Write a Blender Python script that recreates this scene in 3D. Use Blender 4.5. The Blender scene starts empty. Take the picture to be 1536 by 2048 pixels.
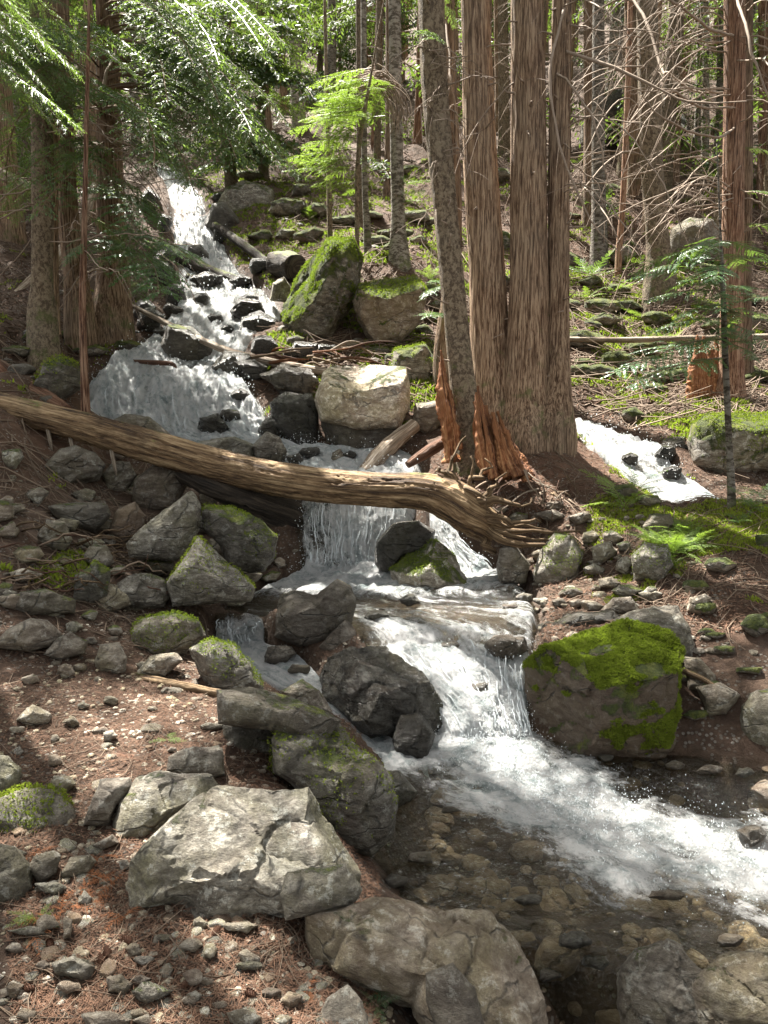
import bpy, math, random
import numpy as np
from mathutils import Vector, Matrix
random.seed(7); RNG = np.random.default_rng(7)
S = bpy.context.scene
COL = S.collection

# ------------------------------------------------------------------ camera, light, exposure
EYE = np.array([0.0, 0.0, 1.5]); PITCH = math.radians(8.0); FPX = 1537.0
cam_data = bpy.data.cameras.new('camera'); cam = bpy.data.objects.new('camera', cam_data); COL.objects.link(cam)
cam.location = EYE.tolist(); cam.rotation_euler = (math.radians(90) - PITCH, 0, 0)
cam_data.sensor_fit = 'VERTICAL'; cam_data.sensor_height = 36.0; cam_data.lens = 36.0 * FPX / 2048.0
cam_data.clip_start = 0.05; cam_data.clip_end = 600
S.camera = cam
SUN = Vector((-0.28, 0.42, 1.0)).normalized()
sun_elev = math.asin(SUN.z); sun_azi = math.atan2(SUN.x, SUN.y)
world = bpy.data.worlds.new('World'); S.world = world; world.use_nodes = True
wn = world.node_tree; bg = wn.nodes['Background']
sky = wn.nodes.new('ShaderNodeTexSky'); sky.sky_type = 'NISHITA'; sky.sun_disc = False
sky.sun_elevation = sun_elev; sky.sun_rotation = sun_azi; sky.air_density = 1.0; sky.dust_density = 2.0
hs = wn.nodes.new('ShaderNodeHueSaturation'); hs.inputs['Saturation'].default_value = 0.22; tm = wn.nodes.new('ShaderNodeMix'); tm.data_type = 'RGBA'; tm.blend_type = 'MULTIPLY'; tm.inputs[0].default_value = 1.0; tm.inputs[7].default_value = (1.0, .975, .90, 1)
wn.links.new(sky.outputs[0], hs.inputs['Color']); wn.links.new(hs.outputs[0], tm.inputs[6]); wn.links.new(tm.outputs[2], bg.inputs[0]); bg.inputs[1].default_value = 0.062
sl = bpy.data.lights.new('sun', 'SUN'); sl.energy = 5.0; sl.angle = math.radians(0.5); sl.color = (1.0, 0.95, 0.86)
so = bpy.data.objects.new('sun', sl); COL.objects.link(so); so.rotation_euler = SUN.to_track_quat('Z', 'Y').to_euler()
S.view_settings.view_transform = 'Standard'; S.view_settings.look = 'None'
S.view_settings.exposure = 2.55; S.view_settings.gamma = 1.0; S.view_settings.use_curve_mapping = False
S.cycles.max_bounces = 6; S.cycles.diffuse_bounces = 3; S.cycles.glossy_bounces = 2
S.cycles.transparent_max_bounces = 10; S.cycles.transmission_bounces = 3
S.cycles.caustics_reflective = False; S.cycles.caustics_refractive = False
S.cycles.use_denoising = True; S.cycles.sample_clamp_indirect = 6.0; S.cycles.volume_bounces = 0

# ------------------------------------------------------------------ small maths
CP, SP = math.cos(PITCH), math.sin(PITCH)
RIGHT = np.array([1.0, 0, 0]); FWD = np.array([0, CP, -SP]); UP = np.array([0, SP, CP])
def ray(px, py):
    return FWD + RIGHT * ((px - 768) / FPX) + UP * ((1024 - py) / FPX)
def W(px, py, Y):                       # point seen at pixel px,py standing Y metres ahead
    d = ray(px, py); return EYE + d * (Y / d[1])
def WZ(px, py, z):                      # point seen at pixel px,py at height z
    d = ray(px, py); return EYE + d * ((z - EYE[2]) / d[2])
def proj(P):                            # world -> pixel (arrays)
    Q = np.asarray(P, float) - EYE; f = Q @ FWD
    return 768 + FPX * (Q @ RIGHT) / f, 1024 - FPX * (Q @ UP) / f
def h3(ix, iy, iz, seed):
    h = (ix.astype(np.int64) * 374761393 + iy.astype(np.int64) * 668265263 + iz.astype(np.int64) * 2147483647 + seed * 974634777) & 0xffffffff
    h = ((h ^ (h >> 13)) * 1274126177) & 0xffffffff
    h = ((h ^ (h >> 16)) * 2246822519) & 0xffffffff
    return ((h ^ (h >> 15)) & 0xffff) / 65535.0
def vn(P, seed=0):
    F = np.floor(P); f = P - F; f = f * f * f * (f * (f * 6 - 15) + 10); I = F.astype(np.int64)
    o = 0
    for dx in (0, 1):
        wx = f[:, 0] if dx else 1 - f[:, 0]
        for dy in (0, 1):
            wy = f[:, 1] if dy else 1 - f[:, 1]
            for dz in (0, 1):
                wz = f[:, 2] if dz else 1 - f[:, 2]
                o = o + wx * wy * wz * h3(I[:, 0] + dx, I[:, 1] + dy, I[:, 2] + dz, seed)
    return o * 2 - 1
def fbm(P, octv=4, seed=0, gain=0.5):
    a, o, s = 1.0, 0, 0
    for k in range(octv):
        o = o + a * vn(P * (2.03 ** k) + 17.3 * k, seed + k); s += a; a *= gain
    return o / s
def sstep(a, b, x):
    t = np.clip((x - a) / (b - a), 0, 1); return t * t * (3 - 2 * t)
def spline(pts, n):                     # Catmull-Rom through rows of pts
    P = np.asarray(pts, float)
    if len(P) == 2: t = np.linspace(0, 1, n)[:, None]; return P[0] * (1 - t) + P[1] * t
    E = np.vstack([2 * P[0] - P[1], P, 2 * P[-1] - P[-2]])
    t = np.linspace(0, len(P) - 1 - 1e-9, n); i = t.astype(int); f = (t - i)[:, None]
    a, b, c, d = E[i], E[i + 1], E[i + 2], E[i + 3]
    return 0.5 * (2 * b + (c - a) * f + (2 * a - 5 * b + 4 * c - d) * f ** 2 + (3 * b - a - 3 * c + d) * f ** 3)

# ------------------------------------------------------------------ mesh and object helpers
def mesh(name, V, F, mat=None, smooth=True, uv=None, attrs=None):
    me = bpy.data.meshes.new(name)
    V = np.asarray(V, np.float32); F = np.asarray(F, np.int32)
    k = F.shape[1]
    me.vertices.add(len(V)); me.vertices.foreach_set('co', V.ravel())
    me.loops.add(F.size); me.loops.foreach_set('vertex_index', F.ravel())
    me.polygons.add(len(F)); me.polygons.foreach_set('loop_start', np.arange(0, F.size, k, dtype=np.int32))
    try: me.polygons.foreach_set('loop_total', np.full(len(F), k, np.int32))
    except Exception: pass
    me.polygons.foreach_set('use_smooth', np.full(len(F), smooth, bool))
    if uv is not None:
        L = me.uv_layers.new(name='UVMap'); L.data.foreach_set('uv', np.asarray(uv, np.float32)[F.ravel()].ravel())
    for an, av in (attrs or {}).items():
        A = me.attributes.new(an, 'FLOAT', 'POINT'); A.data.foreach_set('value', np.asarray(av, np.float32))
    me.update(calc_edges=True)
    if mat is not None: me.materials.append(mat)
    return me
def put(name, me, parent=None, loc=(0, 0, 0), rot=None, scale=None, label=None, cat=None, group=None, kind=None, **props):
    o = bpy.data.objects.new(name, me); COL.objects.link(o); o.location = tuple(float(v) for v in loc)
    if rot is not None: o.rotation_euler = rot
    if scale is not None: o.scale = (scale, scale, scale) if np.isscalar(scale) else scale
    if parent is not None: o.parent = parent
    if label: o['label'] = label
    if cat: o['category'] = cat
    if group: o['group'] = group
    if kind: o['kind'] = kind
    for k, v in props.items(): o[k] = float(v)
    return o
class Bag:                              # collects pieces into ONE mesh
    def __init__(s): s.V = []; s.F = []; s.U = []; s.n = 0; s.T = []
    def add(s, V, F, U=None, t=0.0):
        V = np.asarray(V, float); F = np.asarray(F, int)
        if F.shape[1] == 3: F = np.hstack([F, F[:, 2:3]])
        s.V.append(V); s.F.append(F + s.n); s.n += len(V)
        s.U.append(np.zeros((len(V), 2)) if U is None else U); s.T.append(np.full(len(V), t))
    def mesh(s, name, mat, smooth=True, off=None):
        V = np.vstack(s.V)
        if off is not None: V = V - off
        F = np.vstack(s.F); U = np.vstack(s.U); T = np.concatenate(s.T)
        tri = F[:, 2] == F[:, 3]
        if tri.any():
            q = F[~tri]; F = np.vstack([F[tri][:, :3], q[:, [0, 1, 2]], q[:, [0, 2, 3]]])
        return mesh(name, V, F, mat, smooth, U, {'tint': T})
def tube(pts, rad, seg=8, n=None, disp=None, cap=True):
    P = np.asarray(pts, float); R = np.asarray(rad, float)
    if n: PR = spline(np.hstack([P, R[:, None]]), n); P, R = PR[:, :3], np.maximum(PR[:, 3], 1e-4)
    T = np.gradient(P, axis=0); T /= np.linalg.norm(T, axis=1)[:, None] + 1e-12
    ref = np.array([0, 0, 1.0]) if abs(T[len(T) // 2][2]) < 0.8 else np.array([1.0, 0, 0])
    A = np.cross(T, ref); A /= np.linalg.norm(A, axis=1)[:, None] + 1e-12; B = np.cross(T, A)
    th = np.linspace(0, 2 * math.pi, seg, endpoint=False)
    ln = np.concatenate([[0], np.cumsum(np.linalg.norm(np.diff(P, axis=0), axis=1))])
    m = len(P)
    dirs = A[:, None, :] * np.cos(th)[None, :, None] + B[:, None, :] * np.sin(th)[None, :, None]
    rr = np.repeat(R[:, None], seg, 1)
    if disp is not None: rr = rr + disp(th[None, :].repeat(m, 0).ravel(), ln[:, None].repeat(seg, 1).ravel(), rr.ravel()).reshape(m, seg)
    V = (P[:, None, :] + dirs * rr[:, :, None]).reshape(-1, 3)
    i = np.arange(m - 1)[:, None] * seg; j = np.arange(seg)[None, :]; j2 = (j + 1) % seg
    F = np.stack([i + j, i + j2, i + seg + j2, i + seg + j], -1).reshape(-1, 4)
    U = np.stack([np.repeat(th[None, :], m, 0).ravel() / (2 * math.pi), np.repeat(ln[:, None], seg, 1).ravel()], 1)
    if cap:
        c0 = len(V); V = np.vstack([V, P[0], P[-1]]); U = np.vstack([U, [[.5, 0]], [[.5, ln[-1]]]])
        jj = np.arange(seg); k = (jj + 1) % seg
        F = np.vstack([F, np.stack([jj * 0 + c0, k, jj, jj], 1), np.stack([jj * 0 + c0 + 1, (m - 1) * seg + jj, (m - 1) * seg + k, (m - 1) * seg + k], 1)])
    return V, F, U

# ------------------------------------------------------------------ materials
def nodes(name):
    m = bpy.data.materials.new(name); m.use_nodes = True; nt = m.node_tree
    for n in list(nt.nodes): nt.nodes.remove(n)
    return m, nt
class N:
    def __init__(s, nt): s.t = nt
    def new(s, kind, **kw):
        n = s.t.nodes.new('ShaderNode' + kind)
        for k, v in kw.items(): setattr(n, k, v)
        return n
    def set(s, sock, v):
        if hasattr(v, 'is_linked') or isinstance(v, bpy.types.NodeSocket): s.t.links.new(v, sock)
        elif v is not None:
            if not np.isscalar(v) and len(v) == 3 and sock.type == 'RGBA': v = (*v, 1)
            sock.default_value = v
    def math(s, op, a, b=None, c=None, clamp=False):
        n = s.new('Math', operation=op); n.use_clamp = clamp
        for i, v in enumerate((a, b, c)):
            if v is not None: s.set(n.inputs[i], v)
        return n.outputs[0]
    def mix(s, f, a, b, blend='MIX'):
        n = s.new('Mix', data_type='RGBA', blend_type=blend); s.set(n.inputs[0], f); s.set(n.inputs[6], a); s.set(n.inputs[7], b); return n.outputs[2]
    def noise(s, vec, scale, detail=4, rough=.55, dist=0.0, w=None, col=False):
        n = s.new('TexNoise', noise_dimensions='4D' if w is not None else '3D')
        s.set(n.inputs['Vector'], vec); n.inputs['Scale'].default_value = scale; n.inputs['Detail'].default_value = detail
        n.inputs['Roughness'].default_value = rough; n.inputs['Distortion'].default_value = dist
        if w is not None: s.set(n.inputs['W'], w)
        return n.outputs['Color' if col else 'Fac']
    def voro(s, vec, scale, feature='F1', rnd=1.0, out='Distance'):
        n = s.new('TexVoronoi', feature=feature); s.set(n.inputs['Vector'], vec); n.inputs['Scale'].default_value = scale
        n.inputs['Randomness'].default_value = rnd; return n.outputs[out]
    def ramp(s, f, stops, interp='LINEAR'):
        n = s.new('ValToRGB'); n.color_ramp.interpolation = interp; e = n.color_ramp.elements
        while len(e) < len(stops): e.new(0.5)
        for k, (p, c) in enumerate(stops):
            e[k].position = p; e[k].color = (c, c, c, 1) if np.isscalar(c) else (*c, 1)
        s.set(n.inputs[0], f); return n.outputs[0]
    def mapr(s, f, a, b, c=0., d=1.):
        n = s.new('MapRange'); n.clamp = True; s.set(n.inputs[0], f); s.set(n.inputs[1], a); s.set(n.inputs[2], b); s.set(n.inputs[3], c); s.set(n.inputs[4], d); return n.outputs[0]
    def scale(s, vec, v):
        n = s.new('VectorMath', operation='MULTIPLY'); s.set(n.inputs[0], vec); n.inputs[1].default_value = v; return n.outputs[0]
    def attr(s, name, kind='GEOMETRY', out='Fac'):
        n = s.new('Attribute', attribute_type=kind, attribute_name=name); return n.outputs[out]
    def bump(s, h, strength, dist, nrm=None):
        n = s.new('Bump'); n.inputs['Strength'].default_value = strength; n.inputs['Distance'].default_value = dist
        s.set(n.inputs['Height'], h)
        if nrm is not None: s.set(n.inputs['Normal'], nrm)
        return n.outputs[0]
    def bsdf(s, col, rough, nrm=None, spec=0.5, **kw):
        n = s.new('BsdfPrincipled'); s.set(n.inputs['Base Color'], col); s.set(n.inputs['Roughness'], rough)
        s.set(n.inputs['Specular IOR Level'], spec)
        if nrm is not None: s.set(n.inputs['Normal'], nrm)
        return n.outputs[0]
    def out(s, sh, vol=None):
        n = s.new('OutputMaterial')
        if sh is not None: s.set(n.inputs['Surface'], sh)
        if vol is not None: s.set(n.inputs['Volume'], vol)

def moss_colour(q, vec):
    n = q.noise(vec, 9, 5, .6); f = q.noise(vec, 70, 3, .7)
    c = q.ramp(n, [(.3, (.03, .042, .008)), (.5, (.10, .125, .016)), (.68, (.22, .235, .035))])
    return q.mix(q.mapr(f, .3, .7), q.mix(.55, c, (.02, .03, .006)), c)
def rock_material(name='boulder_stone'):
    m, nt = nodes(name); q = N(nt)
    tc = q.new('TexCoord').outputs['Object']; rnd = q.new('ObjectInfo').outputs['Random']; w = q.math('MULTIPLY', rnd, 37.0)
    moss = q.attr('moss', 'OBJECT'); wet = q.attr('wet', 'OBJECT'); tint = q.attr('tint', 'OBJECT'); warm = q.attr('warm', 'OBJECT')
    sv = q.scale(tc, (1.4, 1.9, 3.4))
    big = q.noise(tc, 3.2, 6, .6, .3, w); mid = q.noise(sv, 7.5, 10, .74, .12, w); fine = q.noise(tc, 85, 6, .8, 0, w)
    lich = q.noise(tc, 17, 9, .76, .15, q.math('ADD', w, 5.0))
    base = q.ramp(mid, [(.39, (.030, .027, .022)), (.465, (.125, .115, .095)), (.535, (.23, .215, .18)), (.61, (.42, .40, .35))])
    base = q.mix(q.mapr(big, .42, .68, 0, .55), base, (.20, .165, .115))
    base = q.mix(q.mapr(big, .30, .42, .5, 0), base, (.17, .115, .085))
    base = q.mix(q.mapr(q.noise(tc, 2.1, 5, .65, .3, q.math('ADD', w, 9.0)), .46, .60, 0, .65), base, q.mix(q.mapr(lich, .4, .6), (.055, .055, .022), (.27, .255, .14)))
    base = q.mix(q.mapr(lich, .55, .59, 0, .7), base, (.44, .44, .39))
    base = q.mix(q.mapr(lich, .40, .34, 0, .5), base, (.045, .045, .035))
    base = q.mix(q.mapr(fine, .48, .62, 0, .6), base, (.045, .042, .037), 'MIX')
    base = q.mix(q.math('MULTIPLY', warm, .75), base, q.mix(mid, (.11, .055, .032), (.26, .16, .09)))
    dn = q.noise(tc, 4, 4, .6, 0, w, True)
    ad = q.new('VectorMath', operation='MULTIPLY_ADD'); q.set(ad.inputs[0], dn); ad.inputs[1].default_value = (.16, .16, .16); q.set(ad.inputs[2], tc)
    edge = q.voro(q.scale(ad.outputs[0], (2.2, 3.0, 5.0)), 1.0, 'DISTANCE_TO_EDGE')
    crack = q.math('MULTIPLY', q.mapr(edge, 0.0, .022, 1, 0), q.mapr(mid, .46, .56))
    base = q.mix(q.math('MULTIPLY', crack, .8), base, (.02, .018, .015))
    tcol = q.new('CombineColor'); [q.set(tcol.inputs[i], tint) for i in range(3)]
    base = q.mix(1.0, base, tcol.outputs[0], 'MULTIPLY')
    base = q.mix(q.math('MULTIPLY', wet, .62), base, (.008, .008, .007))
    h = q.math('ADD', q.math('MULTIPLY', mid, 1.0), q.math('MULTIPLY', fine, .35))
    h = q.math('ADD', h, q.math('MULTIPLY', lich, .35)); h = q.math('SUBTRACT', h, q.math('MULTIPLY', crack, .6))
    nz = q.new('SeparateXYZ'); q.set(nz.inputs[0], q.new('NewGeometry').outputs['Normal'])
    mn = q.math('ADD', q.math('ADD', q.math('MULTIPLY', q.noise(tc, 3.5, 8, .72, .4, w), 1.5), -.25), q.math('MULTIPLY', nz.outputs[2], .38))
    thr = q.math('SUBTRACT', 1.18, q.math('MULTIPLY', moss, .85))
    mm = q.math('MULTIPLY', q.mapr(q.math('SUBTRACT', mn, thr), -.04, .05), q.mapr(moss, 0.01, .1))
    mossn = q.noise(tc, 45, 5, .75)
    hh = q.math('ADD', h, q.math('MULTIPLY', mm, q.math('ADD', .6, q.math('MULTIPLY', mossn, 1.6))))
    col = q.mix(mm, base, moss_colour(q, tc))
    rough = q.math('SUBTRACT', .72, q.math('MULTIPLY', wet, q.mapr(mid, .3, .7, .62, .3)))
    rough = q.math('MAXIMUM', rough, q.math('MULTIPLY', mm, .9))
    q.out(q.bsdf(col, rough, q.bump(hh, 1.0, .05), .5)); return m
def bark_material(name, kind, a, b, c, mossy=.3):
    m, nt = nodes(name); q = N(nt)
    uv = q.new('UVMap').outputs[0]; tc = q.new('TexCoord').outputs['Object']
    if kind == 'fibre':
        n1 = q.noise(q.scale(tc, (52, 52, 3.0)), 1.0, 7, .72, .9); n2 = q.noise(q.scale(tc, (95, 95, 5)), 1.0, 4, .7)
        h = q.math('ADD', n1, q.math('MULTIPLY', n2, .6)); t = q.mapr(h, .52, 1.06)
    elif kind == 'scale':
        dn = q.new('VectorMath', operation='MULTIPLY_ADD'); q.set(dn.inputs[0], q.noise(tc, 9, 4, .6, 0, None, True)); dn.inputs[1].default_value = (.16, .16, .16); q.set(dn.inputs[2], tc)
        v = q.voro(q.scale(dn.outputs[0], (34, 34, 17)), 1.0, 'DISTANCE_TO_EDGE'); n1 = q.noise(tc, 26, 8, .75)
        n3 = q.noise(q.scale(dn.outputs[0], (30, 30, 11)), 1.0, 6, .7); h = q.math('ADD', q.math('ADD', q.math('MULTIPLY', q.mapr(v, 0, .2), .15), q.math('MULTIPLY', n1, .45)), q.math('MULTIPLY', n3, .8)); t = q.mapr(q.math('ADD', q.math('MULTIPLY', n1, .45), q.math('MULTIPLY', n3, .55)), .36, .64)
    else:
        n1 = q.noise(q.scale(tc, (9, 9, 22)), 1.0, 7, .75); t = q.mapr(n1, .34, .64); h = n1
    col = q.ramp(t, [(.33, a), (.5, b), (.68, c)])
    g = q.noise(tc, 1.3, 5, .6); col = q.mix(q.mapr(g, .45, .7, 0, .28), col, (.20, .185, .15))
    ms = q.noise(tc, 5, 6, .7); z = q.new('SeparateXYZ'); q.set(z.inputs[0], tc)
    low = q.mapr(z.outputs[2], 0, 1.6, .16, 0)
    mm = q.mapr(q.math('ADD', ms, low), .74 - .25 * mossy, .84 - .25 * mossy, 0, .7)
    col = q.mix(mm, col, q.mix(ms, (.05, .06, .02), (.14, .16, .05)))
    tint = q.attr('bark_tint', 'OBJECT'); tcol = q.new('CombineColor'); [q.set(tcol.inputs[i], tint) for i in range(3)]
    col = q.mix(1.0, col, tcol.outputs[0], 'MULTIPLY')
    q.out(q.bsdf(col, .85, q.bump(h, 1.0, .035), .25)); return m
def wood_material(name, a, b, c, scale=(3, 3, 3), mossy=0.):
    m, nt = nodes(name); q = N(nt); uv = q.new('UVMap').outputs[0]; tc = q.new('TexCoord').outputs['Object']
    suv = q.scale(uv, (14, 1.3, 1)); n1 = q.noise(suv, 1.0, 6, .65, .8); n2 = q.noise(q.scale(uv, (70, 5, 1)), 1.0, 4, .7)
    t = q.mapr(q.math('ADD', n1, q.math('MULTIPLY', n2, .6)), .58, 1.02)
    col = q.ramp(t, [(.2, a), (.5, b), (.85, c)])
    g = q.noise(tc, 2.2, 5, .65); col = q.mix(q.mapr(g, .5, .66, 0, .6), col, a)
    rr = q.mapr(n2, .62, .68, 0, .6); col = q.mix(rr, col, (.02, .014, .01))
    if mossy:
        nz = q.new('SeparateXYZ'); q.set(nz.inputs[0], q.new('NewGeometry').outputs['Normal'])
        ms = q.noise(tc, 4, 6, .7); mm = q.mapr(q.math('ADD', ms, q.math('MULTIPLY', nz.outputs[2], .3)), 1.02 - .5 * mossy, 1.12 - .5 * mossy, 0, .9)
        col = q.mix(mm, col, moss_colour(q, tc))
    q.out(q.bsdf(col, .75, q.bump(t, .8, .02), .3)); return m
def leaf_material(name, a, b, trans=.45, gloss=.35):
    m, nt = nodes(name); q = N(nt); rnd = q.new('ObjectInfo').outputs['Random']; t = q.attr('tint'); g = q.new('NewGeometry')
    isl = g.outputs['Random Per Island']
    f = q.math('ADD', q.math('MULTIPLY', rnd, .5), q.math('MULTIPLY', isl, .5))
    col = q.mix(f, a, b); col = q.mix(q.math('GREATER_THAN', t, .5), col, (.13, .085, .05))
    d = q.bsdf(col, gloss, None, .3); tr = q.new('BsdfTranslucent'); q.set(tr.inputs[0], q.mix(.42, col, (.40, .62, .04)))
    mx = q.new('MixShader'); q.set(mx.inputs[0], q.math('MULTIPLY', q.math('LESS_THAN', t, .5), trans)); q.set(mx.inputs[1], d); q.set(mx.inputs[2], tr.outputs[0])
    q.out(mx.outputs[0]); return m
def plain_material(name, a, b, rough=.8, scale=30):
    m, nt = nodes(name); q = N(nt); tc = q.new('TexCoord').outputs['Object']; rnd = q.new('ObjectInfo').outputs['Random']
    isl = q.new('NewGeometry').outputs['Random Per Island']
    n = q.noise(tc, scale, 4, .7, 0, q.math('MULTIPLY', rnd, 9.)); f = q.math('ADD', q.math('MULTIPLY', n, .5), q.math('MULTIPLY', isl, .5))
    q.out(q.bsdf(q.mix(f, a, b), rough, q.bump(n, .6, .01), .35)); return m

M_ROCK = rock_material()
M_CEDAR = bark_material('cedar_bark', 'fibre', (.07, .038, .022), (.215, .135, .085), (.40, .285, .19), .2)
M_RED = bark_material('reddish_cedar_bark', 'fibre', (.06, .025, .014), (.22, .11, .065), (.38, .24, .16), .0)
M_SCALE = bark_material('flaky_bark', 'scale', (.085, .06, .04), (.185, .138, .092), (.26, .205, .14), .35)
M_GREY = bark_material('grey_bark', 'mottle', (.06, .048, .036), (.15, .125, .10), (.27, .245, .21), .35)
M_LOG = wood_material('weathered_wood', (.035, .019, .010), (.18, .112, .058), (.38, .27, .155), mossy=.35)
M_DARKLOG = wood_material('wet_dark_wood', (.012, .009, .007), (.04, .03, .022), (.09, .07, .05), mossy=.6)
M_PALELOG = wood_material('bleached_wood', (.13, .09, .06), (.33, .26, .19), (.55, .48, .40), mossy=.2)
M_ROT = wood_material('rotten_orange_wood', (.05, .018, .009), (.27, .10, .04), (.46, .24, .11))
M_ROTDARK = wood_material('rotten_brown_wood', (.04, .018, .01), (.13, .06, .035), (.25, .14, .09))
M_TWIG = plain_material('dry_twig', (.07, .045, .03), (.235, .175, .125))
M_DEAD = plain_material('dead_branch_bark', (.10, .07, .05), (.36, .28, .215), .8, 12)
M_CEDARLEAF = leaf_material('cedar_needles', (.04, .08, .042), (.12, .175, .085), .36, .5)
M_HEMLEAF = leaf_material('hemlock_needles', (.025, .075, .035), (.07, .15, .06), .35, .35)
M_LIMELEAF = leaf_material('lime_hemlock_needles', (.10, .17, .035), (.20, .28, .06), .42, .5)  # yellower, lighter needle green; also serves ferns and seedlings
M_FARLEAF = leaf_material('far_conifer_needles', (.028, .055, .027), (.07, .105, .05), .28, .55)
M_MOSS = leaf_material('moss_tufts', (.06, .085, .010), (.24, .27, .032), .4, .8)
M_NEEDLE = plain_material('needle_litter', (.05, .027, .018), (.20, .11, .068), .9, 3)
M_FROND = plain_material('red_dead_frond', (.16, .045, .015), (.32, .13, .05), .8, 8)

def ground_material():
    m, nt = nodes('forest_floor'); q = N(nt); tc = q.new('TexCoord').outputs['Object']; moss = q.attr('moss'); red = q.attr('red'); wet = q.attr('wet')
    n1 = q.noise(tc, 1.7, 6, .65); n2 = q.noise(tc, 11, 8, .75, .5); n3 = q.noise(tc, 70, 5, .8)
    v = q.voro(tc, 38, 'F1', 1, 'Color'); vd = q.voro(tc, 38, 'F1')
    c = q.ramp(n2, [(.3, (.032, .022, .016)), (.48, (.075, .050, .035)), (.62, (.145, .10, .07)), (.75, (.25, .19, .14))])
    c = q.mix(q.mapr(n1, .45, .6, 0, .5), c, (.075, .05, .036))
    c = q.mix(q.mapr(n3, .35, .65, 0, .6), c, (.03, .02, .015))
    c = q.mix(q.math('MULTIPLY', red, .5), c, q.mix(n2, (.085, .04, .022), (.26, .125, .07)))
    peb = q.math('MULTIPLY', q.mapr(vd, .38, .30), q.mapr(q.noise(tc, 5, 3), .47, .56))
    vs = q.new('SeparateColor'); q.set(vs.inputs[0], v); c = q.mix(q.math('MULTIPLY', peb, .6), c, q.mix(vs.outputs[0], (.10, .085, .065), (.38, .36, .32)))
    mm = q.mapr(q.math('ADD', q.math('MULTIPLY', q.noise(tc, 2.6, 7, .72), 1.0), moss), 1.0, 1.12)
    c = q.mix(mm, c, moss_colour(q, tc)); c = q.mix(q.math('MULTIPLY', wet, .3), c, (.05, .035, .018))
    h = q.math('ADD', q.math('ADD', n2, q.math('MULTIPLY', n3, .35)), q.math('MULTIPLY', peb, .25))
    rough = q.math('SUBTRACT', .9, q.math('MULTIPLY', wet, .5))
    q.out(q.bsdf(c, rough, q.bump(h, 1.0, .05), .3)); return m
M_GROUND = ground_material()
def water_material(name, streak, foamcol=(.86, .90, .90)):
    m, nt = nodes(name); q = N(nt); uv = q.new('UVMap').outputs[0]; foam = q.attr('foam'); tc = q.new('TexCoord').outputs['Object']
    s1 = q.noise(q.scale(uv, streak), 1.0, 6, .68, .5); s2 = q.noise(q.scale(uv, tuple(4 * k for k in streak)), 1.0, 4, .75)
    fr = q.noise(tc, 24, 6, .75, .3)
    f2 = q.noise(q.scale(uv, (7, 4.5, 1)), 1.0, 7, .75, .8)
    pat = q.math('ADD', q.math('ADD', q.math('MULTIPLY', s1, .38), q.math('MULTIPLY', s2, .17)), q.math('ADD', q.math('MULTIPLY', q.math('ADD', fr, q.math('MULTIPLY', q.noise(tc, 75, 4, .8), .8)), .14), q.math('MULTIPLY', f2, .24)))
    f = q.mapr(q.math('ADD', pat, q.math("MULTIPLY", foam, .54)), .735, .855, 0, .98)
    wave = q.noise(q.scale(uv, (9, 6, 1)), 1.0, 5, .6, .6); wv2 = q.noise(tc, 30, 4, .6)
    nrm = q.bump(q.math('ADD', wave, q.math('MULTIPLY', wv2, .5)), 1.0, .05)
    nf = q.bump(q.math('ADD', pat, q.math('MULTIPLY', fr, .8)), 1.0, .10)
    tr = q.new('BsdfTransparent'); q.set(tr.inputs[0], (.94, .96, .86)); gl = q.new('BsdfGlossy'); gl.inputs['Roughness'].default_value = .08; q.set(gl.inputs['Normal'], nrm)
    fn = q.new('Fresnel'); fn.inputs[0].default_value = 1.36; q.set(fn.inputs['Normal'], nrm)
    clear = q.new('MixShader'); q.set(clear.inputs[0], fn.outputs[0]); q.set(clear.inputs[1], tr.outputs[0]); q.set(clear.inputs[2], gl.outputs[0])
    foamcol = q.mix(q.mapr(q.math('ADD', f2, q.math('MULTIPLY', fr, .5)), .56, .80), (.34, .42, .43), (.97, .975, .975))
    wh = q.bsdf(foamcol, .3, nf, .5); tl = q.new('BsdfTranslucent'); q.set(tl.inputs[0], foamcol)
    whm = q.new('MixShader'); whm.inputs[0].default_value = .4; q.set(whm.inputs[1], wh); q.set(whm.inputs[2], tl.outputs[0])
    mx = q.new('MixShader'); q.set(mx.inputs[0], f); q.set(mx.inputs[1], clear.outputs[0]); q.set(mx.inputs[2], whm.outputs[0])
    q.out(mx.outputs[0]); return m
M_WATER = water_material('rushing_water', (13, 1.9, 1))
M_POOL = water_material('pool_water', (5, 2.6, 1), (.80, .87, .87))
def spray_material():
    m, nt = nodes('water_spray'); q = N(nt); wh = q.bsdf((.88, .92, .93), .2, None, .6); tl = q.new('BsdfTranslucent'); q.set(tl.inputs[0], (.9, .93, .95))
    mx = q.new('MixShader'); mx.inputs[0].default_value = .5; q.set(mx.inputs[1], wh); q.set(mx.inputs[2], tl.outputs[0]); q.out(mx.outputs[0]); return m
M_SPRAY = spray_material()

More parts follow.
